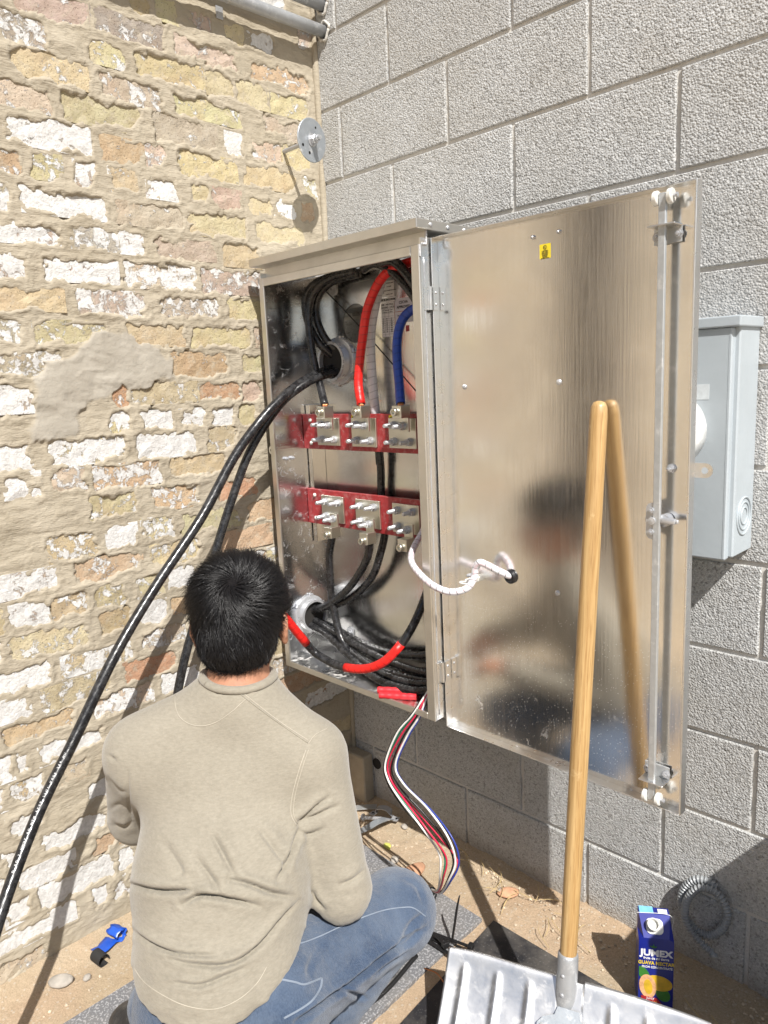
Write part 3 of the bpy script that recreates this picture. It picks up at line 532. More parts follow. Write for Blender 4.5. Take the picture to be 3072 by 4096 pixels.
obj('back_panel', join(plate_hole(.066, .663, 1.44, 1.74, .252, 1.594, .054, YB, YB + .004, 48), box((.066, YB, .598), (.663, YB + .004, 1.4399))), MT['alu_in'], CAB)
obj('side_panel', box((.062, -.306, .587), (.066, -.105, 1.742)), MT['alu_side'], CAB)
obj('side_panel', box((.663, -.306, .587), (.667, -.105, 1.742)), MT['alu_edge'], CAB)
obj('top_panel', box((.0662, -.283, 1.742), (.6628, -.105, 1.745)), MT['alu_in'], CAB)
obj('floor_panel', box((.0662, -.306, .594), (.6628, YB, .598)), MT['alu_floor'], CAB)
for x0, x1, z0, z1 in ((.062, .083, .585, 1.727), (.642, .667, .585, 1.727)): obj('front_frame', box((x0, -.312, z0), (x1, -.3062, z1), .0012), MT['fascia'], CAB)
obj('front_frame', box((.0832, -.3125, 1.705), (.6418, -.3064, 1.7265), .0012), MT['fascia'], CAB)
obj('front_frame', box((.0832, -.3125, .5852), (.6418, -.3064, .602), .0012), MT['fascia'], CAB)
obj('header_band', box((.0625, -.2865, 1.7275), (.6665, -.2835, 1.757)), MT['fascia'], CAB)
obj('header_band', box((.0625, -.3062, 1.7240), (.6665, -.2868, 1.7272)), MT['fascia'], CAB)
obj('hood', box((.050, -.332, 1.7572), (.681, -.100, 1.7785), .0018, 2), MT['fascia'], CAB)
for y in (-.285, -.225, -.165): obj('screw', lathe([(.0, 0), (.0055, 0), (.005, .002), (.0, .003)], 12, (.681, y, 1.768), (1, 0, 0)), MT['zinc'], CAB, True)
# welds on the frame corner and lifted edge of the side
for P in ([(.668, -.309, 1.700), (.668, -.309, 1.726)], [(.668, -.300, 1.728), (.668, -.288, 1.728)], [(.668, -.287, 1.730), (.668, -.287, 1.757)], [(.062, -.311, 1.700), (.062, -.311, 1.727)]):
    n = 9; Q = np.array([np.array(P[0]) + (np.array(P[1]) - P[0]) * t for t in np.linspace(0, 1, n * 4)])
    obj('weld', tube(Q, list(.0022 + .0009 * np.abs(np.sin(np.linspace(0, n * 3.14, n * 4)))), 8, raw=True), MT['zinc'], CAB, True)
obj('side_seam', tube([(.6675, -.296, z) for z in np.linspace(.6, 1.70, 60)], list(.0009 + .0005 * rng.random(60)), 6, raw=True), MT['zinc'], CAB, True)
def ear(x, z, y, s, par):
    poly = rrect(.034, .025, .0115, 5); n = len(poly)
    P = prism(poly, .003); o = obj('padlock_ear', xf(P, RX_FRONT, (x, y, z)), MT['alu_edge'], par)
    h = obj('hole', xf(prism([(.0048 * math.cos(a), .0048 * math.sin(a)) for a in np.linspace(0, 6.283, 17)[:-1]], .0002), RX_FRONT, (x + s * .006, y - .0031, z)), MT['dark_hole'], o if par is CAB else par)
ear(.048, 1.244, -.292, -1, CAB)
for z in (.70, 1.66): obj('mounting_rail', box((.10, -.1045, z - .02), (.62, -.001, z + .02), .002), MT['galv'], CAB)
for x, z in ((.165, 1.702), (.16, .655)):
    obj('mounting_tab', join(xf(prism(rrect(.03, .045, .012, 4), .003), RX_FRONT, (x, YB - .001, z)), lathe([(.011, 0), (.011, .003), (.006, .003), (.006, .009), (0, .010)], 6, (x, YB - .004, z + .006), (0, -1, 0))), MT['zinc'], CAB)

# door (its outline and every fitting measured on the photo)
DY = -.255
DOOR = obj('door', box((.6735, DY, .563), (1.2665, DY + .003, 1.7405)), MT['alu_door'], CAB)
def sub(name, VF, mat, smooth=False): return obj(name, VF, mat, DOOR, smooth)
for a, b in (((.6705, -.2755, .5605), (.6733, DY + .003, 1.743)), ((1.2667, -.2755, .5605), (1.270, DY + .003, 1.743)), ((.6735, -.2755, 1.7407), (1.2665, DY + .003, 1.743)), ((.6735, -.2755, .5605), (1.2665, DY + .003, .5628))):
    sub('rim', box(a, b, .0008), MT['alu_edge'])
sub('lock_rod', box((1.208, -.2875, .578), (1.2215, -.2795, 1.729), .0012), MT['scrap'])
for z in (1.7215, .5845):
    for x in (1.2025, 1.2285): sub('roller', lathe([(.0035, -.0045), (.0115, -.0045), (.0128, -.003), (.0128, .003), (.0115, .0045), (.0035, .0045)], 24, (x, -.2835, z), (1, 0, 0)), MT['nylon'], 'auto')
    sub('roller_pin', join(rod((1.192, -.2835, z), (1.2395, -.2835, z), .0028, 10), lathe([(.0045, 0), (.0045, .003), (0, .0035)], 6, (1.238, -.2835, z), (1, 0, 0))), MT['zinc'], 'auto')
for z, s in ((1.6735, -1), (.6175, 1)):
    sub('rod_guide', box((1.191, -.2945, z), (1.241, -.2615, z + .003), .001), MT['alu_edge']); sub('guide_plate', box((1.189, -.2614, min(z, z + s * .027)), (1.2405, -.2585, max(z, z + s * .027) + .001), .0008), MT['scrap'])
    for x in (1.1955, 1.2345): sub('guide_nut', join(lathe([(.0085, 0), (.0085, .0015)], 18, (x, -.2617, z + s * .013), (0, -1, 0)), lathe([(.0065, .0015), (.0065, .006), (.0035, .006), (.0035, .009), (0, .0095)], 6, (x, -.2617, z + s * .013), (0, -1, 0))), MT['zinc'])
sub('rod_bolt', join(lathe([(.009, 0), (.009, .002)], 18, (1.2285, -.2552, 1.2445), (0, -1, 0)), lathe([(.0065, .002), (.0065, .010), (.0035, .010), (.0035, .016), (0, .017)], 6, (1.2285, -.2552, 1.2445), (0, -1, 0))), MT['zinc'])
sub('latch_plate', xf(prism(rrect(.026, .070, .012, 5), .004), RX_FRONT, (1.207, -.281, 1.147)), MT['zinc'])
sub('latch_hub', join(lathe([(.016, 0), (.016, .006), (.010, .009), (.007, .009), (.007, .015), (0, .016)], 20, (1.207, -.2755, 1.148), (0, -1, 0)), lathe([(.012, 0), (.012, .019)], 20, (1.224, -.2565, 1.148), (0, -1, 0))), MT['zinc'], 'auto')
sub('latch_lever', join(box((1.212, -.2865, 1.144), (1.250, -.2745, 1.1545), .003, 2), box((1.2502, -.284, 1.1455), (1.2545, -.277, 1.153), .0015)), MT['zinc'], 'auto')
for z in (1.168, 1.1265): sub('latch_nut', lathe([(.0062, 0), (.0062, .005), (.003, .005), (.003, .008), (0, .0085)], 6, (1.205, -.2852, z), (0, -1, 0)), MT['zinc'])
for x, z in ((.742, 1.408), (.989, 1.411), (.983, .961)):
    o = sub('screw', lathe([(.0, .004), (.0035, .0036), (.0058, .0018), (.006, 0)], 16, (x, DY - .0002, z), (0, -1, 0)), MT['zinc'], True)
for x, z in ((.930, 1.704), (.990, 1.705)): sub('bolt', lathe([(.0042, 0), (.0042, .004), (.002, .006), (0, .006)], 6, (x, DY - .0002, z), (0, -1, 0)), MT['zinc'])
S1 = sub('inspection_sticker', xf(prism(rrect(.0255, .0285, .001, 2), .0003), RX_FRONT, (.958, DY - .0003, 1.6725)), MT['sticker'])
def ul_mark(x, y, z, r, par, mat):
    n = 28; A = [(r * math.cos(a), r * math.sin(a)) for a in np.linspace(0, 2 * math.pi, n, endpoint=False)]; V = [(x + a, y, z + b) for a, b in A] + [(x + .8 * a, y, z + .8 * b) for a, b in A]; F = [(i, (i + 1) % n, n + (i + 1) % n, n + i) for i in range(n)]
    V2 = [(a, b - .0002, c) for a, b, c in V]; F = F + [tuple(i + 2 * n for i in f[::-1]) for f in F] ; obj('mark', (np.array(V + V2), F), mat, par)
    text('U', r * 1.25, mat, par, RX_FRONT, (x - r * .22, y, z + r * .14), 'lettering', bold=r * .02); text('L', r * 1.25, mat, par, RX_FRONT, (x + r * .26, y, z - r * .16), 'lettering', bold=r * .02)
def T(s, size, x, z, y, mat, par, **k): return text(s, size, mat, par, RX_FRONT, (x, y, z), **k)
ul_mark(.958, DY - .0007, 1.680, .0042, DOOR, MT['ink'])
for s, z, q in (('LISTED', 1.6725, .0048), ('ELECTRIC', 1.6685, .0034), ('CABINET', 1.665, .0034), ('FRONT', 1.6615, .0034), ('ISSUE NO. L 985890', 1.6588, .0022)): T(s, q, .958, z, DY - .0007, MT['ink'], DOOR, bold=.00008)
sub('grommet', lathe([(.010, 0), (.0155, .0), (.0165, .004), (.0125, .008), (.010, .006)], 24, (.862, DY - .0005, .979), (0, -1, 0)), MT['black_plastic'], 'auto')
sub('grommet_hole', lathe([(0, .001), (.0101, .001)], 20, (.862, DY, .979), (0, -1, 0)), MT['dark_hole'])
sub('cable_clip', join(tube([(.757 + .0135 * math.cos(a), -.292 + .0135 * math.sin(a) * .6, .955) for a in np.linspace(0, 6.283, 20)], .0022, 6, raw=True), box((.749, -.284, .949), (.765, DY - .0003, .961), .002)), MT['nylon'], 'auto')
sub('clip_screw', lathe([(.0045, 0), (.0045, .006), (0, .008)], 6, (.741, DY - .0002, .963), (0, -1, 0)), MT['zinc'])
poly = rrect(.046, .027, .0130, 6); sub('padlock_ear', xf(prism(poly, .003), RX_FRONT, (1.279, DY + .0062, 1.243)), MT['alu_edge'])
sub('hole', xf(prism([(.006 * math.cos(a), .006 * math.sin(a)) for a in np.linspace(0, 6.283, 21)[:-1]], .0002), RX_FRONT, (1.288, DY + .003, 1.243)), MT['grey_paint'])
for z in (1.610, .709):
    h = obj('hinge', join(rod((.6715, -.2835, z - .026), (.6715, -.2835, z + .026), .0052, 14), box((.6738, -.2765, z - .026), (.6752, -.2585, z + .026)), box((.6674, -.300, z - .026), (.669, -.284, z + .026))), MT['alu_edge'], CAB, 'auto')
    for dz in (-.013, .013): obj('screw', lathe([(.0032, 0), (.0028, .0012), (0, .0016)], 12, (.6752, -.267, z + dz), (1, 0, 0)), MT['zinc'], h, True)
    obj('hinge_pin', rod((.6715, -.2835, z - .0315), (.6715, -.2835, z - .0262), .0036, 10), MT['dark_hole'], h)

# conduit hubs
def hub(c, ax, r, L):
    pr = [(r * .86, -.03), (r * .86, L), (r, L)]
    for i in range(9): z = L - .002 - i * (L - .012) / 9; pr += [(r, z), (r * .965, z - (L - .012) / 18)]
    pr += [(r, .010), (r * 1.12, .010), (r * 1.2, .008), (r * 1.2, 0)]
    o = obj('conduit_hub', lathe(pr[::-1], 48, c, ax), MT['zinc'], CAB, 'auto')
    fr = axis_frame(ax); ps = []
    for k in range(6): a = k * math.pi / 3 + .4; q = np.array(c) + fr @ np.array([r * 1.2 * math.cos(a), r * 1.2 * math.sin(a), .005]); ps.append(xf(box((-.005, -.007, -.004), (.005, .007, .004), .001), fr @ rotm('Z', math.degrees(a)), q))
    for q in ps: obj('lug_tooth', q, MT['zinc'], o)
    obj('pipe_bore', lathe([(r * .85, L * .6), (r * .85, -.06), (0, -.06)], 32, c, ax), MT['dark_hole'], o)
hub((.175, YB, 1.492), (0, -1, 0), .057, .036)
hub((.0662, -.212, .724), (1, 0, 0), .050, .030)

# terminal boards with plates, studs, lugs
SV = [(.0058, 0)]
bm_prof = [(.0058, .0)]
for i in range(11): bm_prof += [(.0058, .012 + i * .0022), (.0051, .0131 + i * .0022)]
bm_prof += [(.0054, .0365), (.0045, .038), (0, .038)]
BOLT = join(lathe([(.0115, 0), (.0115, .002), (.006, .002)], 20), lathe([(.0098, .002), (.0098, .0046), (.006, .0046)], 16), lathe([(.0098, .0046), (.0104, .0056), (.0104, .0125), (.0092, .0140), (.0058, .0140)], 6), lathe(bm_prof, 14))
BOLT = xf(BOLT, axis_frame((0, -1, 0))); BOLTM = mesh_from('bolt', BOLT[0], BOLT[1])
def lug(x, z, d, par):
    """d=+1: block above its tang, -1 below"""
    o = obj('cable_lug', join(box((x - .016, -.246, z - .016), (x + .016, -.211, z + .016), .0012), box((x - .0155, -.2195, z - d * .016), (x + .0155, -.2147, z - d * .052), .0006)), MT['plate'], par)
    return o, lathe([(.0095, 0), (.0105, .002), (.0105, .007), (.0092, .009), (.0058, .009), (.0055, .003), (0, .003)], 24, (x - .003, -.2462, z), (0, -1, 0))
for row, (z0, z1) in enumerate(((1.240, 1.343), (1.012, 1.118))):
    tb = obj('terminal_board', box((.0675, -.190, z0), (.660, -.178, z1), .0008), MT['red_board'], CAB)
    for z in (z0 + .018, z1 - .018): obj('rivet', lathe([(.0062, 0), (.006, .003), (.003, .0055), (0, .006)], 16, (.104, -.1902, z), (0, -1, 0)), MT['nylon'], tb, True)
    for k, x in enumerate((.188, .337, .483)):
        zc = z0 + .0525
        obj('terminal_plate', box((x - .049, -.1965, zc - .0395), (x + .049, -.1902, zc + .0395), .0008), MT['plate'], tb)
        for dx in (-.028, .027):
            for dz in (-.022, .0215):
                lugged = dx > 0 and ((row == 0) == (dz > 0)); yb = -.2197 if lugged else -.1967
                if lugged: pass
                link('bolt', BOLTM, MT['zinc'], tb, (x + dx, yb if not lugged else -.2197, zc + dz), (0, rng.uniform(0, 6), 0))
        lx = x + .030; lz = (z1 + .008) if row == 0 else (z0 - .004)
        if row == 0: lz = 1.3510
        else: lz = 1.0135 - .002
        o, scr = lug(lx, lz if row == 0 else lz - .006, 1 if row == 0 else -1, tb)
        obj('lug_screw', scr if row == 0 else xf(scr, None, (0, 0, -.006)), MT['plate'], tb, 'auto')
        if row == 0:
            obj('phase_tag', box((x - .051, -.1912, zc + .0272), (x - .036, -.19055, zc + .0465)), MT['sticker'], tb)
            text('ABC'[k], .016, MT['ink'], tb, RX_FRONT, (x - .0435, -.1916, zc + .037), 'letter', bold=.0004)
for x in (.069, .640): obj('board_support', box((x, -.1775, .95), (x + .018, YB - .0005, 1.37), .001), MT['alu'], CAB)
for z in (1.205,): 
    for dx in (.0, .022): obj('support_bolt', lathe([(.006, 0), (.006, .006), (.0035, .006), (.0035, .012), (0, .013)], 6, (.0664, -.262 + dx, z + .012), (1, 0, 0)), MT['zinc'], CAB)

# labels on the back panel
def label(x0, x1, z0, z1, mat='paper'): return obj('label', box((x0, YB - .0008, z0), (x1, YB - .0002, z1)), MT[mat], CAB)
YL = YB - .0012
l = label(.357, .408, 1.652, 1.693); ul_mark(.364, YL, 1.672, .0052, l, MT['ink']); T('LISTED', .0042, .364, 1.6635, YL, MT['ink'], l, bold=.0001)
for s, z in (('GUTTER ENCLOSURE', 1.687), ('E-30 31098', 1.678), ('CENTRAL POWER PRODUCTS', 1.668), ('ISSUE NO. E-893', 1.658)): T(s, .0036, .390, z, YL, MT['ink'], l)
l = label(.351, .413, 1.6385, 1.6505); T('TYPE 3R ENCLOSURE', .0070, .382, 1.6445, YL, MT['ink'], l, bold=.00025, sx=.92)
l = label(.357, .404, 1.548, 1.6375); T('LINE - NEUTRAL', .0068, .3805, 1.6318, YL, MT['ink'], l, sx=.95); T('GROUND - LUGS', .0068, .3805, 1.6245, YL, MT['ink'], l, sx=.95)
T('WIRE  TIGHTENING TORQUE', .0030, .3805, 1.617, YL, MT['ink'], l); T('SIZE  SLOTTED  HEX WRENCH', .0028, .3805, 1.612, YL, MT['ink'], l)
ln = [box((.3575, YL - .0001, z), (.4035, YL + .0002, z + .0004)) for z in (1.6205, 1.609, *np.linspace(1.554, 1.601, 9))] + [box((x, YL - .0001, 1.549), (x + .0004, YL + .0002, 1.6205)) for x in (.370, .385)]; obj('table_lines', join(*ln), MT['ink'], l)
T('14\n12\n10\n8\n6\n4\n2\n1/0', .0049, .3635, 1.578, YL, MT['ink'], l); T('20\n25\n35\n40\n45\n50\n50\n50', .0049, .377, 1.578, YL, MT['ink'], l); T('45\n50\n110\n150\n150\n150\n200\n250', .0049, .394, 1.578, YL, MT['ink'], l)
l = label(.409, .472, 1.611, 1.6435, 'lilac'); T('CECHA', .0098, .4405, 1.6325, YL, MT['ink'], l, bold=.0002); T('APPROVED', .0098, .4405, 1.6205, YL, MT['ink'], l, bold=.0002)
l = label(.409, .472, 1.580, 1.6085, 'lilac'); T('Short Circuit Rating', .0058, .4405, 1.599, YL, MT['ink'], l); T('42,000 A', .0058, .4405, 1.590, YL, MT['ink'], l)
obj('label', box((.445, YB - .0008, 1.556), (.457, YB - .0002, 1.572)), MT['red_board'], CAB)

# ================================================================== CABLES
def cable(name, P, r, mat, label, cat='cable', group=None, seg=14, n=10):
    o = obj(name, tube(P, r, seg, n), MT[mat], None, True); tag(o, label, cat, group); return o
R0 = .0112
cable('power_cable', [(.16, -.07, 1.478), (.163, -.125, 1.474), (.163, -.19, 1.462), (.167, -.262, 1.438), (.172, -.345, 1.395), (.166, -.42, 1.335), (.150, -.50, 1.245), (.150, -.61, 1.105), (.166, -.76, .962), (.195, -.894, .832), (.222, -1.020, .678), (.262, -1.135, .553), (.335, -1.25, .420), (.42, -1.36, .27), (.50, -1.47, .10), (.60, -1.58, .014)], .0128, 'cable', 'thick black cable leaving the cabinet hub, crossing the brick wall to the lower left edge')
cable('power_cable', [(.185, -.07, 1.466), (.186, -.13, 1.462), (.180, -.20, 1.452), (.178, -.27, 1.428), (.160, -.345, 1.375), (.133, -.43, 1.262), (.122, -.50, 1.125), (.118, -.565, .985), (.117, -.63, .842), (.116, -.69, .70), (.12, -.745, .52), (.14, -.80, .30), (.20, -.83, .10), (.30, -.80, .015)], .0118, 'cable', 'thick black cable from the cabinet hub that drops behind the kneeling man\'s head')
# print along the jacket of the long cable
LONG = [o for o in bpy.data.objects if o.name == 'power_cable'][0]
QP = catmull([(.195, -.894, .832), (.222, -1.020, .678), (.262, -1.135, .553), (.335, -1.25, .420), (.42, -1.36, .27)], 20)[24:]
LQ = np.r_[0, np.cumsum(np.linalg.norm(np.diff(QP, axis=0), axis=1))]
for i, ch in enumerate('D RO 2-NWHT RO WTM EPYT )LU( V006 SER NUS'):
    if ch == ' ': continue
    s0 = .245 - i * .0062
    if s0 < .003 or s0 > LQ[-1] - .003: continue
    q0 = np.array([np.interp(s0, LQ, QP[:, k]) for k in range(3)]); q1 = np.array([np.interp(s0 + .003, LQ, QP[:, k]) for k in range(3)]); d_ = (q1 - q0) / np.linalg.norm(q1 - q0); v_ = CAM - q0; v_ -= d_ * (v_ @ d_); v_ /= np.linalg.norm(v_); w_ = np.cross(v_, -d_); v2 = v_ * .9 + np.cross(d_, v_) * .30; v2 /= np.linalg.norm(v2); w2 = np.cross(v2, -d_)
    text(ch, .0060, MT['white_print'], LONG, np.stack([-d_, w2, v2], 1), q0 + v2 * .01285, 'jacket_print')
def taped(name, P, r, spans, label, group=None):
    """cable with bands of coloured tape: spans = [(t0, t1, material)]"""
    Q = catmull(P, 16); L = np.r_[0, np.cumsum(np.linalg.norm(np.diff(Q, axis=0), axis=1))]; L /= L[-1]
    o = obj(name, tube(Q, r, 14, raw=True), MT['cable'], None, True); tag(o, label, 'cable', group)
    for a, b, m in spans:
        tt = np.linspace(a, b, max(6, int((b - a) * 60))); W = np.stack([np.interp(tt, L, Q[:, i]) for i in range(3)], 1)
        obj('tape', tube(W, r + .0010, 16, raw=True), MT[m], o, True)
    return o
def strands(o, c, ax, r=.0085):
    ps = [rod(np.array(c) + np.array([r * .75 * math.cos(a), r * .75 * math.sin(a), 0]), np.array(c) + np.array([r * .75 * math.cos(a), r * .75 * math.sin(a), ax]), .0016, 6) for a in np.linspace(0, 6.283, 14)[:-1]]
    obj('bare_strands', join(*ps), MT['copper'], o, True)
o = taped('phase_cable', [(.367, -.2285, 1.371), (.346, -.215, 1.43), (.346, -.202, 1.50), (.354, -.198, 1.545), (.367, -.19, 1.616), (.401, -.18, 1.678), (.445, -.172, 1.710), (.53, -.165, 1.722), (.62, -.165, 1.715)], R0, [(.0, 1, 'tape_r')], 'cable wrapped in red tape arching up from the middle upper lug'); strands(o, (.367, -.2285, 1.362), .012)
o = taped('phase_cable', [(.513, -.2285, 1.371), (.493, -.21, 1.425), (.482, -.202, 1.488), (.478, -.192, 1.542), (.488, -.182, 1.582), (.514, -.172, 1.604), (.56, -.165, 1.612), (.62, -.165, 1.600)], R0, [(0, 1, 'tape_b')], 'cable wrapped in blue tape arching up from the right upper lug'); strands(o, (.513, -.2285, 1.362), .012)
taped('neutral_cable', [(.349, -.150, 1.20), (.347, -.152, 1.29), (.346, -.157, 1.36), (.342, -.158, 1.431), (.341, -.158, 1.52), (.350, -.158, 1.583), (.372, -.155, 1.652), (.402, -.150, 1.716), (.424, -.147, 1.735)], R0 * 1.08, [(.20, 1, 'tape_w')], 'cable wrapped in white tape standing behind the red taped one')
o = cable('phase_cable', [(.218, -.2285, 1.371), (.185, -.212, 1.42), (.158, -.203, 1.47), (.141, -.20, 1.535), (.133, -.197, 1.617), (.141, -.19, 1.672), (.167, -.18, 1.703), (.215, -.17, 1.723), (.30, -.165, 1.728)], R0, 'cable', 'bare black cable curving up from the left upper lug'); strands(o, (.218, -.2285, 1.362), .012)
cable('power_cable', [(.168, -.08, 1.500), (.163, -.13, 1.506), (.147, -.165, 1.536), (.122, -.178, 1.581), (.109, -.185, 1.628), (.110, -.185, 1.675), (.130, -.176, 1.706), (.175, -.165, 1.722), (.27, -.155, 1.728)], R0, 'cable', 'black cable bending up out of the upper conduit hub to the cabinet top')
cable('power_cable', [(.182, -.08, 1.512), (.180, -.13, 1.522), (.158, -.155, 1.553), (.137, -.165, 1.60), (.130, -.165, 1.65), (.150, -.158, 1.69), (.20, -.150, 1.715), (.30, -.148, 1.722)], R0, 'cable', 'inner black cable bending up beside the upper conduit hub')
cable('power_cable', [(.33, -.16, 1.728), (.385, -.17, 1.735), (.432, -.172, 1.716), (.474, -.172, 1.685), (.518, -.172, 1.640), (.56, -.17, 1.58), (.60, -.165, 1.50), (.61, -.16, 1.40)], .0125, 'cable', 'black cable sloping down behind the cabinet frame at the top right, lower of two')
cable('power_cable', [(.42, -.185, 1.730), (.47, -.19, 1.726), (.504, -.192, 1.703), (.54, -.192, 1.662), (.585, -.19, 1.60), (.62, -.185, 1.52)], .0125, 'cable', 'black cable sloping down behind the cabinet frame at the top right, upper of two')
tag(obj('zip_strap', tube([(.140, -.150, 1.708), (.25, -.146, 1.615), (.321, -.145, 1.553), (.42, -.145, 1.464), (.52, -.145, 1.374)], .0028, 6, 8, flat=.5), MT['black_plastic'], None, True), 'thin black strap crossing the cabinet back panel diagonally', 'strap')
cable('phase_cable', [(.218, -.2285, 1.000), (.208, -.222, .985), (.180, -.212, .93), (.167, -.203, .875), (.163, -.20, .80), (.177, -.20, .73), (.205, -.205, .670), (.255, -.212, .632), (.33, -.215, .618), (.43, -.21, .616), (.53, -.20, .622), (.62, -.19, .64)], R0, 'cable', 'black cable hanging from the left lower lug onto the cabinet floor')
cable('phase_cable', [(.367, -.2285, 1.000), (.366, -.222, .985), (.345, -.212, .945), (.302, -.205, .892), (.245, -.200, .835), (.182, -.200, .787), (.12, -.205, .752), (.075, -.21, .738), (.02, -.212, .73)], R0, 'cable', 'black cable swinging from the middle lower lug left into the lower hub')
cable('neutral_cable', [(.349, -.150, 1.235), (.348, -.147, 1.18), (.345, -.147, 1.10), (.362, -.155, 1.02), (.348, -.162, .95), (.30, -.165, .86), (.20, -.18, .78), (.08, -.205, .742), (.02, -.212, .74)], R0, 'cable', 'black cable running vertically behind both red boards')
taped('feeder_cable', [(.565, -.18, .98), (.555, -.19, .90), (.546, -.225, .825), (.545, -.275, .773), (.512, -.308, .718), (.470, -.322, .686), (.416, -.33, .667), (.348, -.342, .663), (.290, -.355, .678), (.264, -.366, .696), (.258, -.40, .745), (.248, -.455, .825), (.225, -.485, .845), (.215, -.525, .845), (.235, -.565, .80), (.29, -.60, .71), (.36, -.63, .64)], R0, [(.235, .425, 'tape_r'), (.555, .76, 'tape_r')], 'black cable with two red taped lengths, looping out of the cabinet front towards the man')
PB = [[(.02, -.215, .690), (.08, -.21, .680), (.136, -.205, .668), (.243, -.205, .640), (.354, -.222, .622), (.463, -.235, .618), (.56, -.225, .628), (.63, -.20, .66)],
      [(.02, -.205, .705), (.08, -.19, .695), (.139, -.175, .682), (.229, -.163, .657), (.357, -.158, .648), (.494, -.16, .672), (.60, -.165, .72)],
      [(.02, -.200, .695), (.09, -.185, .672), (.16, -.172, .650), (.26, -.165, .626), (.38, -.17, .620), (.50, -.18, .634), (.61, -.18, .67)],
      [(.02, -.222, .70), (.09, -.222, .690), (.16, -.218, .672), (.27, -.225, .628), (.38, -.25, .611), (.48, -.262, .612), (.57, -.25, .62), (.64, -.22, .65)],
      [(.02, -.208, .712), (.10, -.205, .700), (.20, -.20, .675), (.30, -.19, .648), (.42, -.19, .636), (.55, -.195, .645), (.63, -.19, .68)]]
for P, l in zip(PB, ('black cable lying lowest to the left in the fan on the cabinet floor', 'black cable lying farthest back in the fan out of the lower hub', 'black cable low at the back of the fan on the cabinet floor', 'black cable lying nearest the front edge in the fan on the cabinet floor', 'black cable lying on top in the middle of the fan on the cabinet floor')): cable('feeder_cable', P, R0, 'cable', l, group='cables lying on the cabinet floor')
for (a, b, l) in (((.452, -.300, .6075), (.545, -.237, .6075), 'red heat shrink tube on the cabinet floor, the inner of two'), ((.480, -.322, .6075), (.565, -.268, .6075), 'red ribbed heat shrink tube on the cabinet floor edge, the outer of two')):
    P = np.array([np.array(a) + (np.array(b) - a) * t for t in np.linspace(0, 1, 24)]); tag(obj('heat_shrink_tube', tube(P, list(.0088 + .0005 * np.sin(np.arange(24) * 1.4)), 12, raw=True), MT['heat_shrink'], None, 'auto'), l, 'tube', 'heat shrink offcuts')
# spiral-wrapped control cable to the door
tag(obj('control_cable', tube([(.556, -.19, 1.075), (.560, -.215, 1.043), (.572, -.265, 1.010), (.600, -.305, .990), (.645, -.330, .972), (.705, -.345, .952), (.750, -.335, .942), (.782, -.315, .952), (.791, -.300, .975), (.794, -.297, .997), (.806, -.297, 1.012), (.822, -.290, 1.007), (.838, -.282, .998), (.858, -.262, .983), (.862, -.25, .979)], .0083, 12, 12), MT['spiral'], None, True), 'white spiral wrapped control cable arching from the cabinet to the door grommet', 'cable')
# loose control wires hanging below the cabinet
WP = np.array([(.625, -.27, .66), (.618, -.298, .625), (.594, -.31, .574), (.555, -.32, .515), (.518, -.33, .425), (.536, -.33, .378), (.603, -.33, .338), (.672, -.33, .292), (.703, -.32, .230), (.693, -.325, .170), (.640, -.29, .085), (.575, -.25, .035)])
for i, (m, c) in enumerate((('wire_w', 'white'), ('wire_k', 'black'), ('wire_r', 'red'), ('wire_r', 'red'), ('wire_g', 'green'), ('wire_b', 'blue'), ('wire_w', 'white'), ('wire_k', 'black'))):
    sp = np.array([0, .3, .7, 1.0, 1.0, 1.6, 3.0, 3.2, 2.1, 1.2, .5, .2]) * .014; a = i * 2.4 + .3
    off = np.stack([sp * math.cos(a), sp * .8 * np.cos(np.linspace(a, a + 2.2, 12)), sp * .7 * math.sin(a)], 1)
    if i in (2, 3): off[4:8] += np.array([[-.012, 0, .0], [-.022, 0, -.008], [-.03, 0, -.012], [-.022, 0, -.012]]) * (1.3 if i == 2 else .7)
    w_ = {'white': ('thicker', 'second')[i == 6], 'black': ('outer', 'inner')[i == 7], 'red': ('upper', 'lower')[i == 3]}.get(c, '')
    tag(obj('control_wire', tube(WP + off, .0023 if i not in (0, 6) else .0027, 8, 8), MT[m], None, True), {0: 'white control wire hanging below the cabinet, leaving it leftmost', 1: 'black control wire in the hanging bundle, beside the white one', 2: 'red control wire bowing farthest left in the hanging bundle', 3: 'red control wire bowing less far left in the hanging bundle', 4: 'green control wire in the bundle hanging below the cabinet', 5: 'dark blue control wire in the bundle hanging below the cabinet', 6: 'white control wire on the right side of the hanging bundle', 7: 'black control wire on the right side of the hanging bundle'}[i], 'wire', 'control wires hanging below the cabinet')
SH = tag(obj('cable_sheath', tube([(.585, -.257, .04), (.562, -.243, .026), (.545, -.262, .022), (.555, -.33, .022), (.60, -.42, .022), (.66, -.52, .022)], .0105, 12, 8), MT['black_plastic'], None, True), 'black cable sheath on the slab gathering the loose control wires', 'cable')
tag(obj('sheath_cable', tube([(.700, -.45, .03), (.715, -.58, .025), (.705, -.70, .025), (.71, -.85, .025), (.75, -1.0, .025)], .0055, 10, 8), MT['black_plastic'], None, True), 'thin black cable on the grey slab beside the man\'s knee', 'cable')

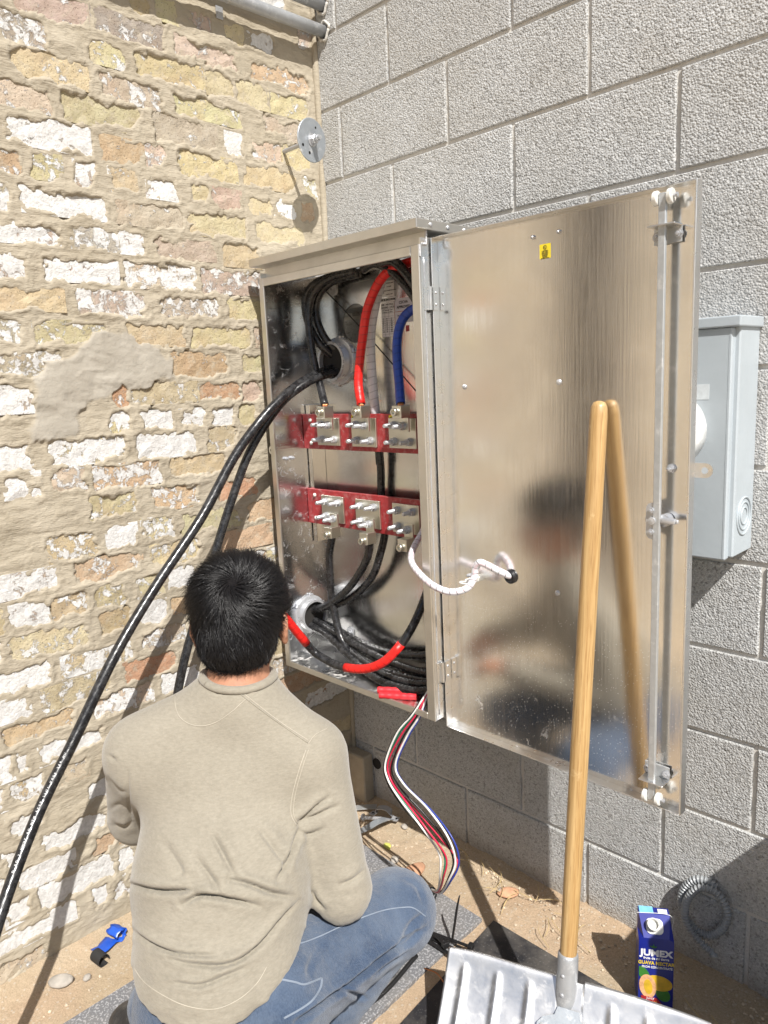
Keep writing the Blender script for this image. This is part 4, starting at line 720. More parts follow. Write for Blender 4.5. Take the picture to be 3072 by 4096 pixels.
# ================================================================== WALL FITTINGS
# meter box behind the door
MB = thing('meter_box', (1.12, 0, 1.047), 'pale grey meter box with round dome on the block wall, half behind the door', 'meter box')
obj('box_body', box((.952, -.104, 1.050), (1.290, -.0012, 1.512), .003), MT['grey_paint'], MB)
obj('cover', join(box((.948, -.119, 1.046), (1.280, -.1045, 1.500), .003, 2), box((1.272, -.1195, 1.047), (1.2805, -.100, 1.4995), .0025)), MT['grey_paint'], MB)
obj('rain_hood', box((.945, -.126, 1.5005), (1.2965, -.0012, 1.521), .0025, 2), MT['grey_paint'], MB)
for r, w_ in ((.038, .0022), (.028, .0018), (.017, .0018)):
    obj('knockout_ring', tube([(1.2906, -.052 + r * math.cos(a), 1.128 + r * math.sin(a)) for a in np.linspace(0, 6.2832, 49)], w_, 8, raw=True, caps=False), MT['grey_paint'], MB, True)
obj('meter_dome', lathe([(0, .062), (.03, .06), (.055, .05), (.072, .03), (.078, 0)], 40, (1.160, -.1188, 1.304), (0, -1, 0)), MT['dome'], MB, True)
obj('worn_sticker', box((1.160, -.1196, 1.365), (1.240, -.1191, 1.395)), simple('sticker_residue', (.56, .60, .62), .6, var=.1, scale=90), MB)
# threaded rod with plate washer
TR = thing('threaded_rod', (0, -.143, 2.104), 'threaded rod with round galvanised plate washer sticking out of the brick wall', 'rod')
pr = [(.0058, -.03)]
for i in range(52): pr += [(.0062, i * .0036 - .01), (.0054, i * .0036 - .0082)]
pr += [(0, .180 - .0)]
obj('rod', lathe([(.006, -.03), (.006, .165), (0, .166)], 12, (0, -.143, 2.104), (1, 0, 0)), MT['galv'], TR, 'auto')
DR = np.array(Matrix.Rotation(math.radians(7), 3, 'Z') @ Matrix.Rotation(math.radians(4), 3, 'Y')); dax = DR @ np.array([1, 0, 0])
obj('plate_washer', lathe([(.0065, 0), (.056, 0), (.0575, .0015), (.0575, .0035), (.056, .005), (.0065, .005)], 48, (.126, -.143, 2.104), dax), MT['galv_d'], TR, 'auto')
fr = axis_frame(dax)
for a, r_ in ((1.2, .038), (3.6, .042), (4.4, .036)): obj('hole', lathe([(0, 0), (.0032 if a < 3 else .0042, 0)], 12, np.array((.126, -.143, 2.104)) + fr @ np.array([r_ * math.cos(a), r_ * math.sin(a), .0053]), dax), MT['dark_hole'], TR)
obj('nut', join(lathe([(.017, 0), (.017, .003)], 24, (.1312, -.143, 2.104), dax), lathe([(.0115, .003), (.0125, .004), (.0125, .014), (.0115, .015), (.006, .015)], 6, (.1312, -.143, 2.104), dax)), MT['zinc'], TR)
obj('nut', lathe([(.0065, 0), (.0085, .001), (.0085, .008), (.0065, .009)], 14, (.150, -.143, 2.104), (1, 0, 0)), MT['zinc'], TR)
# conduits along the top of the brick wall
for z, l in ((2.447, 'lower galvanised conduit running along the brick wall into the block wall'), (2.517, 'upper galvanised conduit running along the brick wall into the block wall')):
    t = thing('conduit_pipe', (.048, -.6, z), l, 'pipe', 'conduits along the brick wall')
    obj('pipe', tube([(.048, y, z + .004 * math.sin(y * 3)) for y in np.linspace(-3.2, -.001, 24)], .0165, 18, raw=True), MT['galv'], t, True)
    for y in (-.335, -1.6): obj('strap', tube([(.048 + .0185 * math.cos(a), y, z + .0185 * math.sin(a)) for a in np.linspace(-1.9, 1.9, 16)], .0028, 6, raw=True), MT['zinc'], t, True); [0 for y in ()]
    for y in (-.335, -1.6): obj('strap_foot', box((.004, y - .011, z - .045), (.008, y + .011, z - .014), .001), MT['zinc'], t)
    obj('mortar_collar', tube([(.048 + .024 * math.cos(a) * (1 + .2 * math.sin(3 * a)), -.004, z + .024 * math.sin(a) * (1 + .15 * math.cos(5 * a))) for a in np.linspace(0, 6.283, 28)], .004, 8, raw=True), MT['joint'], t, True)
# coil of flexible conduit leaning on the block wall
P = catmull([(1.262, -.050, .094), (1.258, -.048, .099), (1.232, -.044, .108), (1.206, -.042, .125), (1.190, -.040, .155), (1.194, -.038, .198), (1.213, -.034, .233), (1.240, -.026, .243), (1.265, -.020, .226), (1.278, -.018, .190), (1.267, -.020, .148), (1.238, -.024, .119), (1.203, -.027, .128), (1.177, -.026, .160), (1.178, -.023, .206), (1.201, -.020, .243), (1.228, -.016, .253), (1.250, -.012, .245)], 30)
L = np.r_[0, np.cumsum(np.linalg.norm(np.diff(P, axis=0), axis=1))]; tt = np.linspace(0, L[-1], 1100); P = np.stack([np.interp(tt, L, P[:, i]) for i in range(3)], 1)
rr = .0082 + .0018 * np.sin(tt / .0080 * 2 * math.pi)
FC = tag(obj('flexible_conduit', tube(P, list(rr), 14, raw=True, caps=False), MT['flex'], None, True), 'coil of ribbed grey flexible conduit hanging against the block wall by the carton', 'conduit')

# ================================================================== ON THE GROUND
def slab(name, poly, z0, z1, mat, label):
    V, F = prism(poly, z1 - z0); V = V + np.array([0, 0, z0]); bm = bmesh.new(); vs_ = [bm.verts.new(v) for v in V]; [bm.faces.new([vs_[i] for i in f]) for f in F]
    bmesh.ops.bevel(bm, geom=[e for e in bm.edges], offset=.0015, segments=1, affect='EDGES'); return tag(obj(name, bm_out(bm), mat), label, 'slab')
slab('stone_slab', [(.222, -1.22), (.744, -1.18), (.733, -.228), (.232, -.214)], -.004, .018, MT['slab_g'], 'grey white-flecked stone slab lying under the kneeling man')
slab('stone_slab', [(.815, -.83), (1.42, -.80), (1.41, -.215), (.758, -.212)], -.004, .017, MT['slab_b'], 'black stone slab lying behind the shovel, beside the block wall')
# stones and grit
def pebble(r, sq=.7):
    bm = bmesh.new(); bmesh.ops.create_icosphere(bm, subdivisions=1, radius=1.0)
    for v in bm.verts: v.co = Vector([v.co.x * r * (1 + rng.normal(0, .18)), v.co.y * r * (1 + rng.normal(0, .18)) * .8, v.co.z * r * sq * (1 + rng.normal(0, .15))])
    return bm_out(bm)
def rock(x, y, r, label, mat='stone', sq=.6, sx=1.0):
    bm = bmesh.new(); bmesh.ops.create_icosphere(bm, subdivisions=3, radius=1.0); s = random.random() * 50
    for v in bm.verts:
        n = 1 + .5 * float(fbm(np.array([v.co.x * 1.3 + s]), np.array([v.co.y * 1.3 + v.co.z * 1.7]), 3, 8)[0]); v.co = Vector((v.co.x * r * n * sx, v.co.y * r * n * .8, v.co.z * r * sq * n))
    V, F = bm_out(bm); return tag(obj('stone', xf((V, F), rotm('Z', random.random() * 360), (x, y, .008 + r * sq * .5)), MT[mat], None, True), label, 'stone')
rock(.088, -1.080, .025, 'pale grey flat stone in the cable shadow at the foot of the brick wall', sq=.5, sx=1.3)
rock(.125, -1.03, .012, 'small pinkish stone beside the pale grey stone')
rock(.385, -.200, .016, 'grey pebble at the far edge of the grey slab'); rock(.292, -.060, .013, 'white pebble near the block wall under the hanging wires')
rock(.705, -.105, .013, 'white pebble among brick crumbs in the sun by the block wall')
MT['brick_chip'] = simple('brick_chip', (.50, .28, .17), .95, var=.25, bmp=.003, bscale=90)
rock(.462, -.205, .030, 'pink brick chip lying at the edge of the grey slab', 'brick_chip', .4, 1.5); rock(.722, -.095, .024, 'orange brick chip on the sand by the block wall', 'brick_chip', .4, 1.3)
ps = []; 
for i in range(1500):
    x, y = rng.uniform(.02, 1.75), rng.uniform(-1.45, -.012)
    if i % 3 == 0: y = -abs(rng.normal(0, .10)) - .012
    if .22 < x < .745 and -1.2 < y < -.22 or .77 < x < 1.41 and -.8 < y < -.215: continue
    r = abs(rng.normal(.0018, .0015)) + .0012; h = .012
    V, F = pebble(r); ps.append(xf((V, F), rotm('Z', rng.uniform(0, 360)), (x, y, .006 + .010 * max(0, 1 + y / .06) + r * .3)))
tag(obj('grit', join(*ps), simple('grit', (.46, .38, .28), .95, var=.45, scale=12)), 'scattered grit and small stones on the sandy soil', 'grit', kind='stuff')
# dead straw bits
ps = [tube([(x, y, .022), (x + .03 * math.cos(a), y + .03 * math.sin(a), .026), (x + .07 * math.cos(a + .2), y + .07 * math.sin(a + .2), .020)], .0009, 5, 3) for x, y, a in [(rng.uniform(.5, 1.3), -abs(rng.normal(.10, .05)), rng.uniform(0, 6.3)) for _ in range(26)]]
tag(obj('straw', join(*ps), simple('dry_straw', (.50, .38, .19), .8)), 'dry straw bits scattered along the foot of the block wall', 'straw', kind='stuff')
V, F = prism([(0, 0), (.012, .009), (.028, .010), (.045, .0), (.027, -.011), (.011, -.010)], .0006); V[:, 2] += .005 * np.sin(V[:, 0] * 60); tag(obj('fallen_leaf', xf((V, F), rotm('Z', -28), (.305, -.16, .013)), MT['leaf']), 'small yellow green leaf on the sand near the grey slab', 'leaf')
# blue tape scrap, black tube piece
t = []; a = np.linspace(0, 5.0, 22); prof = [(.016 * math.cos(q), .016 * math.sin(q) + .02) for q in a] + [(.02, -.0 + .012), (.055, .010), (.075, .013)]
P = np.array(prof); V = []; F = []
for i, (x, z) in enumerate(P):
    for k, y in enumerate((-.022, -.008, .008, .022)): V.append((x + .003 * math.sin(9 * y + i), y + .002 * math.sin(i * 1.7), z + .002 * math.sin(3.1 * k + i)))
for i in range(len(P) - 1):
    for k in range(3): F.append((i * 4 + k, i * 4 + k + 1, i * 4 + k + 5, i * 4 + k + 4))
o = tag(obj('tape_scrap', xf((np.array(V) * .95, F), rotm('Z', -75), (.050, -.915, .006)), MT['blue_vinyl'], None, True), 'crumpled blue tape scrap on the sand by the brick wall', 'tape'); s = o.modifiers.new('thickness', 'SOLIDIFY'); s.thickness = .0009
n = 20; V = []; F = []
for r in (.0165, .0185):
    for x in (0, .045):
        for i in range(n): a = -0.2 + 5.6 * i / (n - 1); V.append((x, r * math.cos(a), .018 + r * math.sin(a)))
for i in range(n - 1): F += [(i, i + 1, n + i + 1, n + i), (2 * n + i, 3 * n + i, 3 * n + i + 1, 2 * n + i + 1), (i, 2 * n + i, 2 * n + i + 1, i + 1), (n + i, n + i + 1, 3 * n + i + 1, 3 * n + i)]
F += [(0, n, 3 * n, 2 * n), (n - 1, 3 * n - 1, 4 * n - 1, 2 * n - 1)]
tag(obj('jacket_offcut', xf((np.array(V) * .85, F), rotm('Z', 8), (.076, -.985, .004)), MT['black_rubber'], None, 'auto'), 'short slit offcut of black cable jacket on the sand', 'offcut')
# steel straps and clips at the corner
def strap_piece(P, wdt, th, label, name='pipe_strap', mat='scrap', holes=()):
    P = catmull(P, 8); V = []; F = []
    T = np.gradient(P, axis=0); T /= np.linalg.norm(T, axis=1)[:, None]
    for p_, t_ in zip(P, T):
        s = np.cross(t_, [0, 0, 1.0]); s /= np.linalg.norm(s) + 1e-9; u = np.cross(s, t_)
        for a_, b_ in ((-1, 0), (1, 0), (1, 1), (-1, 1)): V.append(p_ + s * wdt / 2 * a_ + u * th * b_)
    for i in range(len(P) - 1):
        for k in range(4): F.append((i * 4 + k, i * 4 + (k + 1) % 4, i * 4 + 4 + (k + 1) % 4, i * 4 + 4 + k))
    F += [(3, 2, 1, 0), tuple(len(V) - 4 + k for k in range(4))]; o = tag(obj(name, (np.array(V), F), MT[mat], None, 'auto'), label, 'strap')
    for h in holes: obj('hole', lathe([(0, 0), (.004, 0)], 12, h, (0, 0, 1)), MT['dark_hole'], o)
    return o
strap_piece([(.10, -.10, .018), (.125, -.075, .02), (.155, -.05, .022)], .026, .0025, 'flat grey steel strip beside the pipe clips at the wall corner')
strap_piece([(.165, -.085, .022), (.185, -.082, .022), (.19, -.08, .045), (.215, -.07, .052), (.235, -.065, .045), (.240, -.062, .022), (.262, -.055, .022)], .024, .002, 'shiny steel pipe clip with two bolt holes near the wall corner', 'pipe_clip', 'zinc', ((.172, -.084, .0245), (.255, -.057, .0245)))
strap_piece([(.205, -.20, .02), (.232, -.172, .035), (.245, -.135, .045), (.248, -.10, .04), (.240, -.07, .022)], .026, .0025, 'curved grey steel strap half standing on the sand', 'pipe_strap', 'galv_d')
tag(obj('wing_bolt', join(rod((.175, -.12, .024), (.225, -.095, .030), .006, 10), lathe([(.012, 0), (.012, .008)], 6, (.170, -.122, .024), (-.9, -.4, -.1))), MT['zinc'], None, 'auto'), 'zinc bolt lying between the pipe clips', 'bolt')
tag(obj('copper_scrap', tube([(.735, -.46, .022), (.77, -.455, .026), (.80, -.462, .022)], .0016, 6), MT['copper'], None, True), 'short bare copper wire on the slab left of the shovel', 'wire')
# black cable ties
for i, (a, b, l) in enumerate((((.655, -.372, .028), (.780, -.345, .034), 'black cable tie in the bundle, top one'), ((.640, -.392, .026), (.770, -.392, .030), 'black cable tie in the bundle, nearest the shovel'), ((.650, -.358, .025), (.735, -.385, .040), 'black cable tie in the bundle, short middle one'), ((.66, -.380, .022), (.755, -.366, .024), 'black cable tie in the bundle, lowest one'))):
    a, b = np.array(a), np.array(b); d = (b - a) / np.linalg.norm(b - a); s = np.cross(d, [0, 0, 1]); Rm = np.stack([d, s, np.cross(s, d)], 1) ; Rm[:, 2] *= 1 if Rm[2, 2] > 0 else -1
    L = np.linalg.norm(b - a); tag(obj('cable_tie', xf(join(box((0, -.0045, 0), (L, .0045, .0025), .0005), box((L, -.0085, -.003), (L + .013, .0085, .009), .001), box((L + .0132, -.004, .001), (L + .0135, .004, .005))), Rm, a), MT['black_plastic']), l, 'cable tie', 'cable ties on the slab')
tag(obj('cable_tie', join(tube([(.735, -.355, .03), (.742, -.352, .075), (.752, -.352, .130), (.760, -.350, .168)], [.0048, .0048, .0045, .0030], 8, 6, flat=.45)), MT['black_plastic'], None, True), 'black cable tie standing upright out of the bundle', 'cable tie', 'cable ties on the slab')

# ---- snow shovel
SHV = thing('shovel', (1.12, -.47, .05), 'aluminium snow shovel with long wooden handle leaning on the open cabinet door', 'shovel')
T0 = np.array([1.0905, -.2745, 1.372]); B0 = np.array([1.1165, -.438, .252]); ax = (T0 - B0) / np.linalg.norm(T0 - B0); LH = np.linalg.norm(T0 - B0)
V, F = lathe([(.0165, -.05), (.0168, 0), (.0182, .35), (.0180, .8), (.0172, LH - .03), (.0158, LH - .012), (.0115, LH - .003), (.005, LH), (0, LH + .0005)], 28)
R = axis_frame(ax); h = link('handle', mesh_from('handle', V, F, None, True), MT['wood'], SHV, B0); h.rotation_euler = Matrix(R.tolist()).to_euler()
sk = B0 + ax * .018; se = B0 - ax * .145
obj('socket', join(lathe([(.0172, .0), (.0192, -.0015), (.0205, -.004), (.0212, -.030), (.0212, -.10), (.0222, -.150), (.026, -.185)], 28, sk, ax)), MT['galv'], SHV, 'auto')
for dz, r_ in ((-.035, .0045), (-.075, .0055)):
    q = sk + ax * dz + np.array([.002, -.0205, -.002]); obj('rivet', lathe([(r_, 0), (r_, .0015), (r_ * .6, .003), (0, .0033)], 14, q, (.05, -1, -.12)), MT['zinc'], SHV, True)
# blade: a curved sheet with pressed ribs, rolled top edge and cut-out for the socket
Wd = np.array([.936, .352, 0.0]); Wd /= np.linalg.norm(Wd); Nd = np.array([.352, -.936, 0.0]); Cb = np.array([1.122, -.432, .0])
prof = catmull([(-.010, .196), (-.004, .206), (.004, .205), (.020, .182), (.050, .142), (.090, .100), (.140, .062), (.20, .034), (.27, .016), (.33, .009)], 6)
us = np.unique(np.concatenate([np.linspace(-.262, .262, 132), [-.0275, -.026, .026, .0275]])); V = []; F = []
for i, u in enumerate(us):
    rib = sum(math.exp(-((u - c) / .006) ** 2) for c in (-.222, -.150, -.082, .082, .150, .222))
    for j, (s, z) in enumerate(prof):
        f = j / (len(prof) - 1); wv = .003 * math.sin(u * 21) * max(0, 1 - f * 4); rr_ = rib * .0058 * np.clip((f - .30) / .06, 0, 1) * np.clip((.97 - f) / .05, 0, 1); ed = .012 * (abs(u) / .262) ** 6 * (1 - f)
        V.append(Cb + Wd * u + Nd * (s + rr_ * .7 + ed) + np.array([0, 0, z + wv + rr_ * .7]))
m = len(prof)
for i in range(len(us) - 1):
    for j in range(m - 1):
        um = (us[i] + us[i + 1]) / 2
        if abs(um) < .026 and j < 11: continue
        F.append((i * m + j, i * m + j + 1, (i + 1) * m + j + 1, (i + 1) * m + j))
o = obj('blade', (np.array(V), F), MT['blade'], SHV, True); s = o.modifiers.new('thickness', 'SOLIDIFY'); s.thickness = .0022; s.offset = 0
fl = [(-.021, .06), (-.026, .045), (-.048, .036), (-.058, .024), (-.060, -.0), (-.050, -.06), (-.03, -.10), (.03, -.10), (.050, -.06), (.060, 0), (.058, .024), (.048, .036), (.026, .045), (.021, .06)]
dn = Nd * .70 + np.array([0, 0, -.72]); dn /= np.linalg.norm(dn); nn = np.cross(dn, Wd); nn *= 1 if nn[2] > 0 else -1
fc = Cb + Nd * .073 + np.array([0, 0, .122]) + nn * .007
obj('socket_flange', xf(prism(fl, .0022), np.stack([Wd, -dn, nn], 1), fc), MT['galv_d'], SHV)
for u, v in ((-.046, .018), (.046, .018), (-.038, -.05), (.038, -.05)): obj('rivet', lathe([(.0075, 0), (.0075, .002), (.005, .0035), (.0035, .0035), (.003, .0015), (0, .0015)], 18, fc + Wd * u - dn * v + nn * .0022, nn), MT['zinc'], SHV, 'auto')

# ---- juice carton
JC = thing('juice_carton', (1.175, -.157, .012), 'blue guava juice carton with open white spout, in the shade behind the shovel', 'carton')
yaw = math.radians(33); ex = np.array([math.cos(yaw), math.sin(yaw), 0]); ey = np.array([-math.sin(yaw), math.cos(yaw), 0]); RC = np.stack([ex, ey, [0, 0, 1.0]], 1)
c0 = np.array([1.2225, -.1735, .012]) - ex * .074        # front left bottom corner
W_, D_, H1, H2 = .074, .064, .179, .209
V = [(0, 0, 0), (W_, 0, 0), (W_, D_, 0), (0, D_, 0), (0, 0, H1 - .006), (W_, 0, H1 - .006), (.010, 0, H1), (W_ - .010, 0, H1), (.004, D_ * .62, H2), (W_ - .004, D_ * .62, H2), (.004, D_, H2 - .002), (W_ - .004, D_, H2 - .002), (W_, D_ * .5, H1), (0, D_ * .5, H1)]
F = [(0, 3, 2, 1), (0, 1, 5, 7, 6, 4), (6, 7, 9, 8), (8, 9, 11, 10), (1, 2, 11, 12, 5), (11, 9, 12), (5, 12, 9, 7), (3, 0, 4, 13, 10), (10, 13, 8), (13, 4, 6, 8), (2, 3, 10, 11)]
obj('carton_body', xf((np.array(V), F), RC, c0), MT['blue_box'], JC)
def C(x, y, z): return c0 + RC @ np.array([x, y, z])
nrm = RC @ np.array([0, -(H2 - H1), D_ * .62]); nrm /= np.linalg.norm(nrm)
sp = C(W_ * .42, D_ * .30, H1 + (H2 - H1) * .48)
pl = rrect(.036, .032, .010, 4); vv = np.cross(nrm, ex); obj('spout_base', xf(prism(pl, .003), np.stack([ex, vv, nrm], 1), sp + ex * .004), MT['nylon'], JC)
obj('spout', lathe([(.0122, 0), (.0122, .006), (.0131, .007), (.0122, .0085), (.0131, .010), (.0122, .0115), (.0128, .017), (.0110, .0175), (.0104, .006), (0, .005)], 28, sp + nrm * .003, nrm), MT['nylon'], JC, 'auto')
obj('fold_seam', tube([C(.0, D_ * .62, H2 + .0006), C(W_ - .003, D_ * .62, H2 + .0006), C(W_ + .0004, D_ * .5, H1), C(W_ + .0004, D_ * .30, H1 - .03)], .0006, 6, 4), MT['white_print'], JC)
obj('printed_panel', xf(box((.006, D_ * .64, H2 - .0012), (.036, D_ * .99, H2 + .0004)), RC, c0), MT['light_blue'], JC); obj('printed_panel', xf(box((.046, D_ * .70, H2 - .0012), (.066, D_ * .90, H2 + .0004)), RC, c0), MT['white_print'], JC)
RF = np.stack([ex, [0, 0, 1.0], -ey], 1)
def CT(s, size, x, z, mat, align='CENTER', sx=1.0, bold=0.0, rz=0.0):
    Rr = RF @ rotm('Z', rz); return text(s, size, MT[mat], JC, Rr, C(x, -.0004, z), align=align, sx=sx, bold=bold)
CT('JUMEX', .0215, W_ * .5, .142, 'white_print', bold=.0009, sx=1.05); CT('fruta de mi tierra', .0078, W_ * .5, .129, 'white_print', bold=.0002)
CT('GUAVA NECTAR', .0118, W_ * .5, .117, 'yellow_print', sx=.86, bold=.0003); CT('FROM CONCENTRATE', .0072, W_ * .53, .1065, 'white_print', sx=.88, bold=.0001)
def flat(poly, mat, name='printed_panel', lift=.0004): 
    V, F = prism(poly, .0003); obj(name, xf((V, F), RF, C(0, -lift, 0)), MT[mat], JC)
def ell(cx, cz, a, b, ang=0, n=26, lo=None):
    q = math.radians(ang); out = []
    for i in range(n): t = 2 * math.pi * i / n; x, y = a * math.cos(t), b * math.sin(t); out.append((min(W_ - .002, max(.001, cx + x * math.cos(q) - y * math.sin(q))), max(.012, cz + x * math.sin(q) + y * math.cos(q))))
    return out
flat(ell(.010, .090, .019, .011, -55), 'leaf_print', lift=.0003); flat(ell(.053, .040, .019, .014, -60), 'leaf_print', lift=.0003); flat(ell(.043, .068, .030, .019, -12), 'guava', lift=.0007); flat(ell(.020, .058, .018, .030, 8), 'guava_in', lift=.0011); flat(ell(.021, .057, .009, .019, 8), 'guava', lift=.0014)
flat([(.006, .034), (.040, .030), (.052, .014), (.008, .013)], 'red_print', lift=.0017)
for s, x, z, q, mm in (('Juicy', .026, .029, .009, 'white_print'), ('GUAVA', .026, .0185, .009, 'guava')): text(s, q, MT[mm], JC, RF, C(x, -.0022, z))
for i, (dx, dz, an) in enumerate(((0, .0035, 90), (-.0035, .001, 150), (.0035, .001, 30))): flat(ell(W_ * .42 + dx, .157 + dz, .004, .0016, an, 12), 'leaf_print', lift=.0004)
RS = np.stack([ey, [0, 0, 1.0], ex], 1)
obj('printed_panel', xf(box((W_ + .0002, .010, .012), (W_ + .0006, .052, .146)), RC, c0), MT['white_print'], JC)
def CS(s, size, y, z, rz=0, align='CENTER', bold=0.0): return text(s, size, MT['ink'], JC, RS @ rotm('Z', rz), C(W_ + .0009, y, z), align=align, bold=bold)
CS('Nutrition Facts', .0060, .031, .139, bold=.0002); CS('Calories  90', .0070, .031, .114, bold=.0002); CS('8 servings per container\nServing size 1 cup (240mL)', .0030, .031, .129)
CS('Total Fat 0g  0%\nSodium 10mg  0%\nTotal Carb. 23g  8%\nDietary Fiber 1g  4%\nTotal Sugars 21g\nProtein 0g\nVitamin C 54mg 60%', .0040, .031, .088); CS('INGREDIENTS: WATER, GUAVA\nPUREE, SUGAR, CITRIC ACID,\nASCORBIC ACID (VITAMIN C)', .0030, .031, .055)
obj('barcode', join(*[xf(box((W_ + .0007, .014 + i * .0026, .016), (W_ + .0009, .014 + i * .0026 + random.choice([.0007, .0012, .0017]), .044)), RC, c0) for i in range(13)]), MT['ink'], JC)
CT('1 L', .007, W_ * .72, .010, 'white_print')

# ---- things just outside the frame that the photograph shows by their shade or reflection
UC = thing('utility_pedestal', (1.95, -.23, 0), 'plain grey utility pedestal against the block wall right of the carton, shading it', 'pedestal')
obj('box_body', box((1.622, -.425, .02), (2.35, -.004, .735), .004), MT['grey_paint'], UC); obj('lid', box((1.612, -.437, .7355), (2.36, -.004, .757), .004), MT['grey_paint'], UC); obj('plinth', box((1.63, -.42, -.02), (2.34, -.008, .0198)), MT['joint'], UC)
DS = thing('downspout', (.07, -2.07, 0), 'dark brown metal downspout on the brick wall, seen mirrored in the cabinet door', 'downspout')
obj('pipe', box((.02, -2.19, .02), (.14, -1.95, 3.28), .006), MT['brown_metal'], DS)
for z in (.8, 2.4): obj('bracket', box((.006, -2.205, z), (.146, -1.935, z + .03), .002), MT['brown_metal'], DS)

# ================================================================== THE KNEELING MAN
# ---- implicit surfaces -> one closed skin (surface nets)
class Field:
    def __init__(s, lo, hi, h):
        s.lo = np.array(lo, float); s.h = h; s.n = np.ceil((np.array(hi) - s.lo) / h).astype(int) + 1; s.D = np.full(s.n, .25)
        s.ax = [s.lo[i] + h * np.arange(s.n[i]) for i in range(3)]
    def sub(s, lo, hi):
        a = [int(np.clip((lo[i] - s.lo[i]) / s.h, 0, s.n[i] - 1)) for i in range(3)]; b = [int(np.clip((hi[i] - s.lo[i]) / s.h + 2, 1, s.n[i])) for i in range(3)]
        sl_ = tuple(slice(a[i], b[i]) for i in range(3)); P = np.stack(np.meshgrid(*[s.ax[i][sl_[i]] for i in range(3)], indexing='ij'), -1); return sl_, P
    def add(s, fn, lo, hi, k=.02, op='u'):
        pad = .05 + k; sl_, P = s.sub(np.array(lo) - pad, np.array(hi) + pad)
        if P.size == 0: return
        d = fn(P); a = s.D[sl_]
        if op == 'u': h = np.clip(.5 + .5 * (a - d) / k, 0, 1); s.D[sl_] = a * (1 - h) + d * h - k * h * (1 - h)
        else: h = np.clip(.5 - .5 * (a + d) / k, 0, 1); s.D[sl_] = a * (1 - h) - d * h + k * h * (1 - h)       # subtract
    def cone(s, a, b, ra, rb, k=.02, op='u'):
        a = np.array(a, float); b = np.array(b, float); r = max(ra, rb); ba = b - a; L = ba @ ba + 1e-12
        def fn(P):
            t = np.clip(((P - a) @ ba) / L, 0, 1); return np.linalg.norm(P - a - t[..., None] * ba, axis=-1) - (ra + t * (rb - ra))
        s.add(fn, np.minimum(a, b) - r, np.maximum(a, b) + r, k, op)
    def ell(s, c, R, rad, k=.02, op='u'):
        c = np.array(c, float); rad = np.array(rad, float); m = rad.max()
        def fn(P):
            q = (P - c) @ R / rad; k0 = np.linalg.norm(q, axis=-1) + 1e-9; k1 = np.linalg.norm(q / rad, axis=-1) + 1e-9; return k0 * (k0 - 1) / k1
        s.add(fn, c - m, c + m, k, op)
    def cut(s, p, n):
        p = np.array(p, float); n = np.array(n, float); n /= np.linalg.norm(n); sl_, P = s.sub(s.lo, s.lo + s.h * s.n); s.D = np.maximum(s.D, (P - p) @ n)
    def mesh(s):
        D = s.D; D[0] = D[-1] = .1; D[:, 0] = D[:, -1] = .1; D[:, :, 0] = D[:, :, -1] = .1
        S = D < 0; m = np.zeros(np.array(D.shape) - 1, int); C8 = [(i, j, k) for i in (0, 1) for j in (0, 1) for k in (0, 1)]
        N = m.shape
        for c in C8: m += S[c[0]:c[0] + N[0], c[1]:c[1] + N[1], c[2]:c[2] + N[2]]
        act = np.argwhere((m > 0) & (m < 8)); acc = np.zeros((len(act), 3)); cnt = np.zeros(len(act))
        for c in C8:
            for x in range(3):
                if c[x]: continue
                e = list(c); e[x] = 1; d0 = D[tuple((act + c).T)]; d1 = D[tuple((act + e).T)]; cr = (d0 < 0) != (d1 < 0); t = np.where(cr, d0 / (d0 - d1 + 1e-12), 0)
                p = np.array(c, float)[None] + t[:, None] * (np.array(e) - np.array(c))[None]; acc[cr] += p[cr]; cnt[cr] += 1
        V = s.lo + s.h * (act + acc / cnt[:, None]); idx = np.full(N, -1); idx[tuple(act.T)] = np.arange(len(act)); Q = []
        for x in range(3):
            y, z = (x + 1) % 3, (x + 2) % 3; sh = [slice(None)] * 3; a = [slice(None)] * 3; b = [slice(None)] * 3; a[x] = slice(0, -1); b[x] = slice(1, None)
            cr = S[tuple(a)] != S[tuple(b)]; e = np.argwhere(cr); e = e[(e[:, y] > 0) & (e[:, z] > 0) & (e[:, y] < N[y]) & (e[:, z] < N[z])]
            def I(dy, dz): q = e.copy(); q[:, y] += dy; q[:, z] += dz; return idx[tuple(q.T)]
            q = np.stack([I(-1, -1), I(0, -1), I(0, 0), I(-1, 0)], 1); ins = S[tuple(e.T)]; q[~ins] = q[~ins][:, ::-1]; Q.append(q)
        Q = np.concatenate(Q); Q = Q[(Q >= 0).all(1)]; return V, Q
def relax(V, Q, it=1, f=.5):
    for _ in range(it):
        A = np.zeros_like(V); n = np.zeros(len(V))
        for i in range(4):
            for j in ((i + 1) % 4, (i - 1) % 4): np.add.at(A, Q[:, i], V[Q[:, j]]); np.add.at(n, Q[:, i], 1)
        V = V * (1 - f) + f * A / np.maximum(n, 1)[:, None]
    return V
def subdiv(V, Q):
    E = np.sort(np.concatenate([Q[:, [0, 1]], Q[:, [1, 2]], Q[:, [2, 3]], Q[:, [3, 0]]]), 1); u, inv = np.unique(E, axis=0, return_inverse=True); inv = np.asarray(inv).ravel(); n = len(Q); m = len(V)
    e = [m + inv[i * n:(i + 1) * n] for i in range(4)]; c = m + len(u) + np.arange(n); V2 = np.concatenate([V, (V[u[:, 0]] + V[u[:, 1]]) / 2, V[Q].mean(1)])
    return V2, np.concatenate([np.stack([Q[:, i], e[i], c, e[(i - 1) % 4]], 1) for i in range(4)])
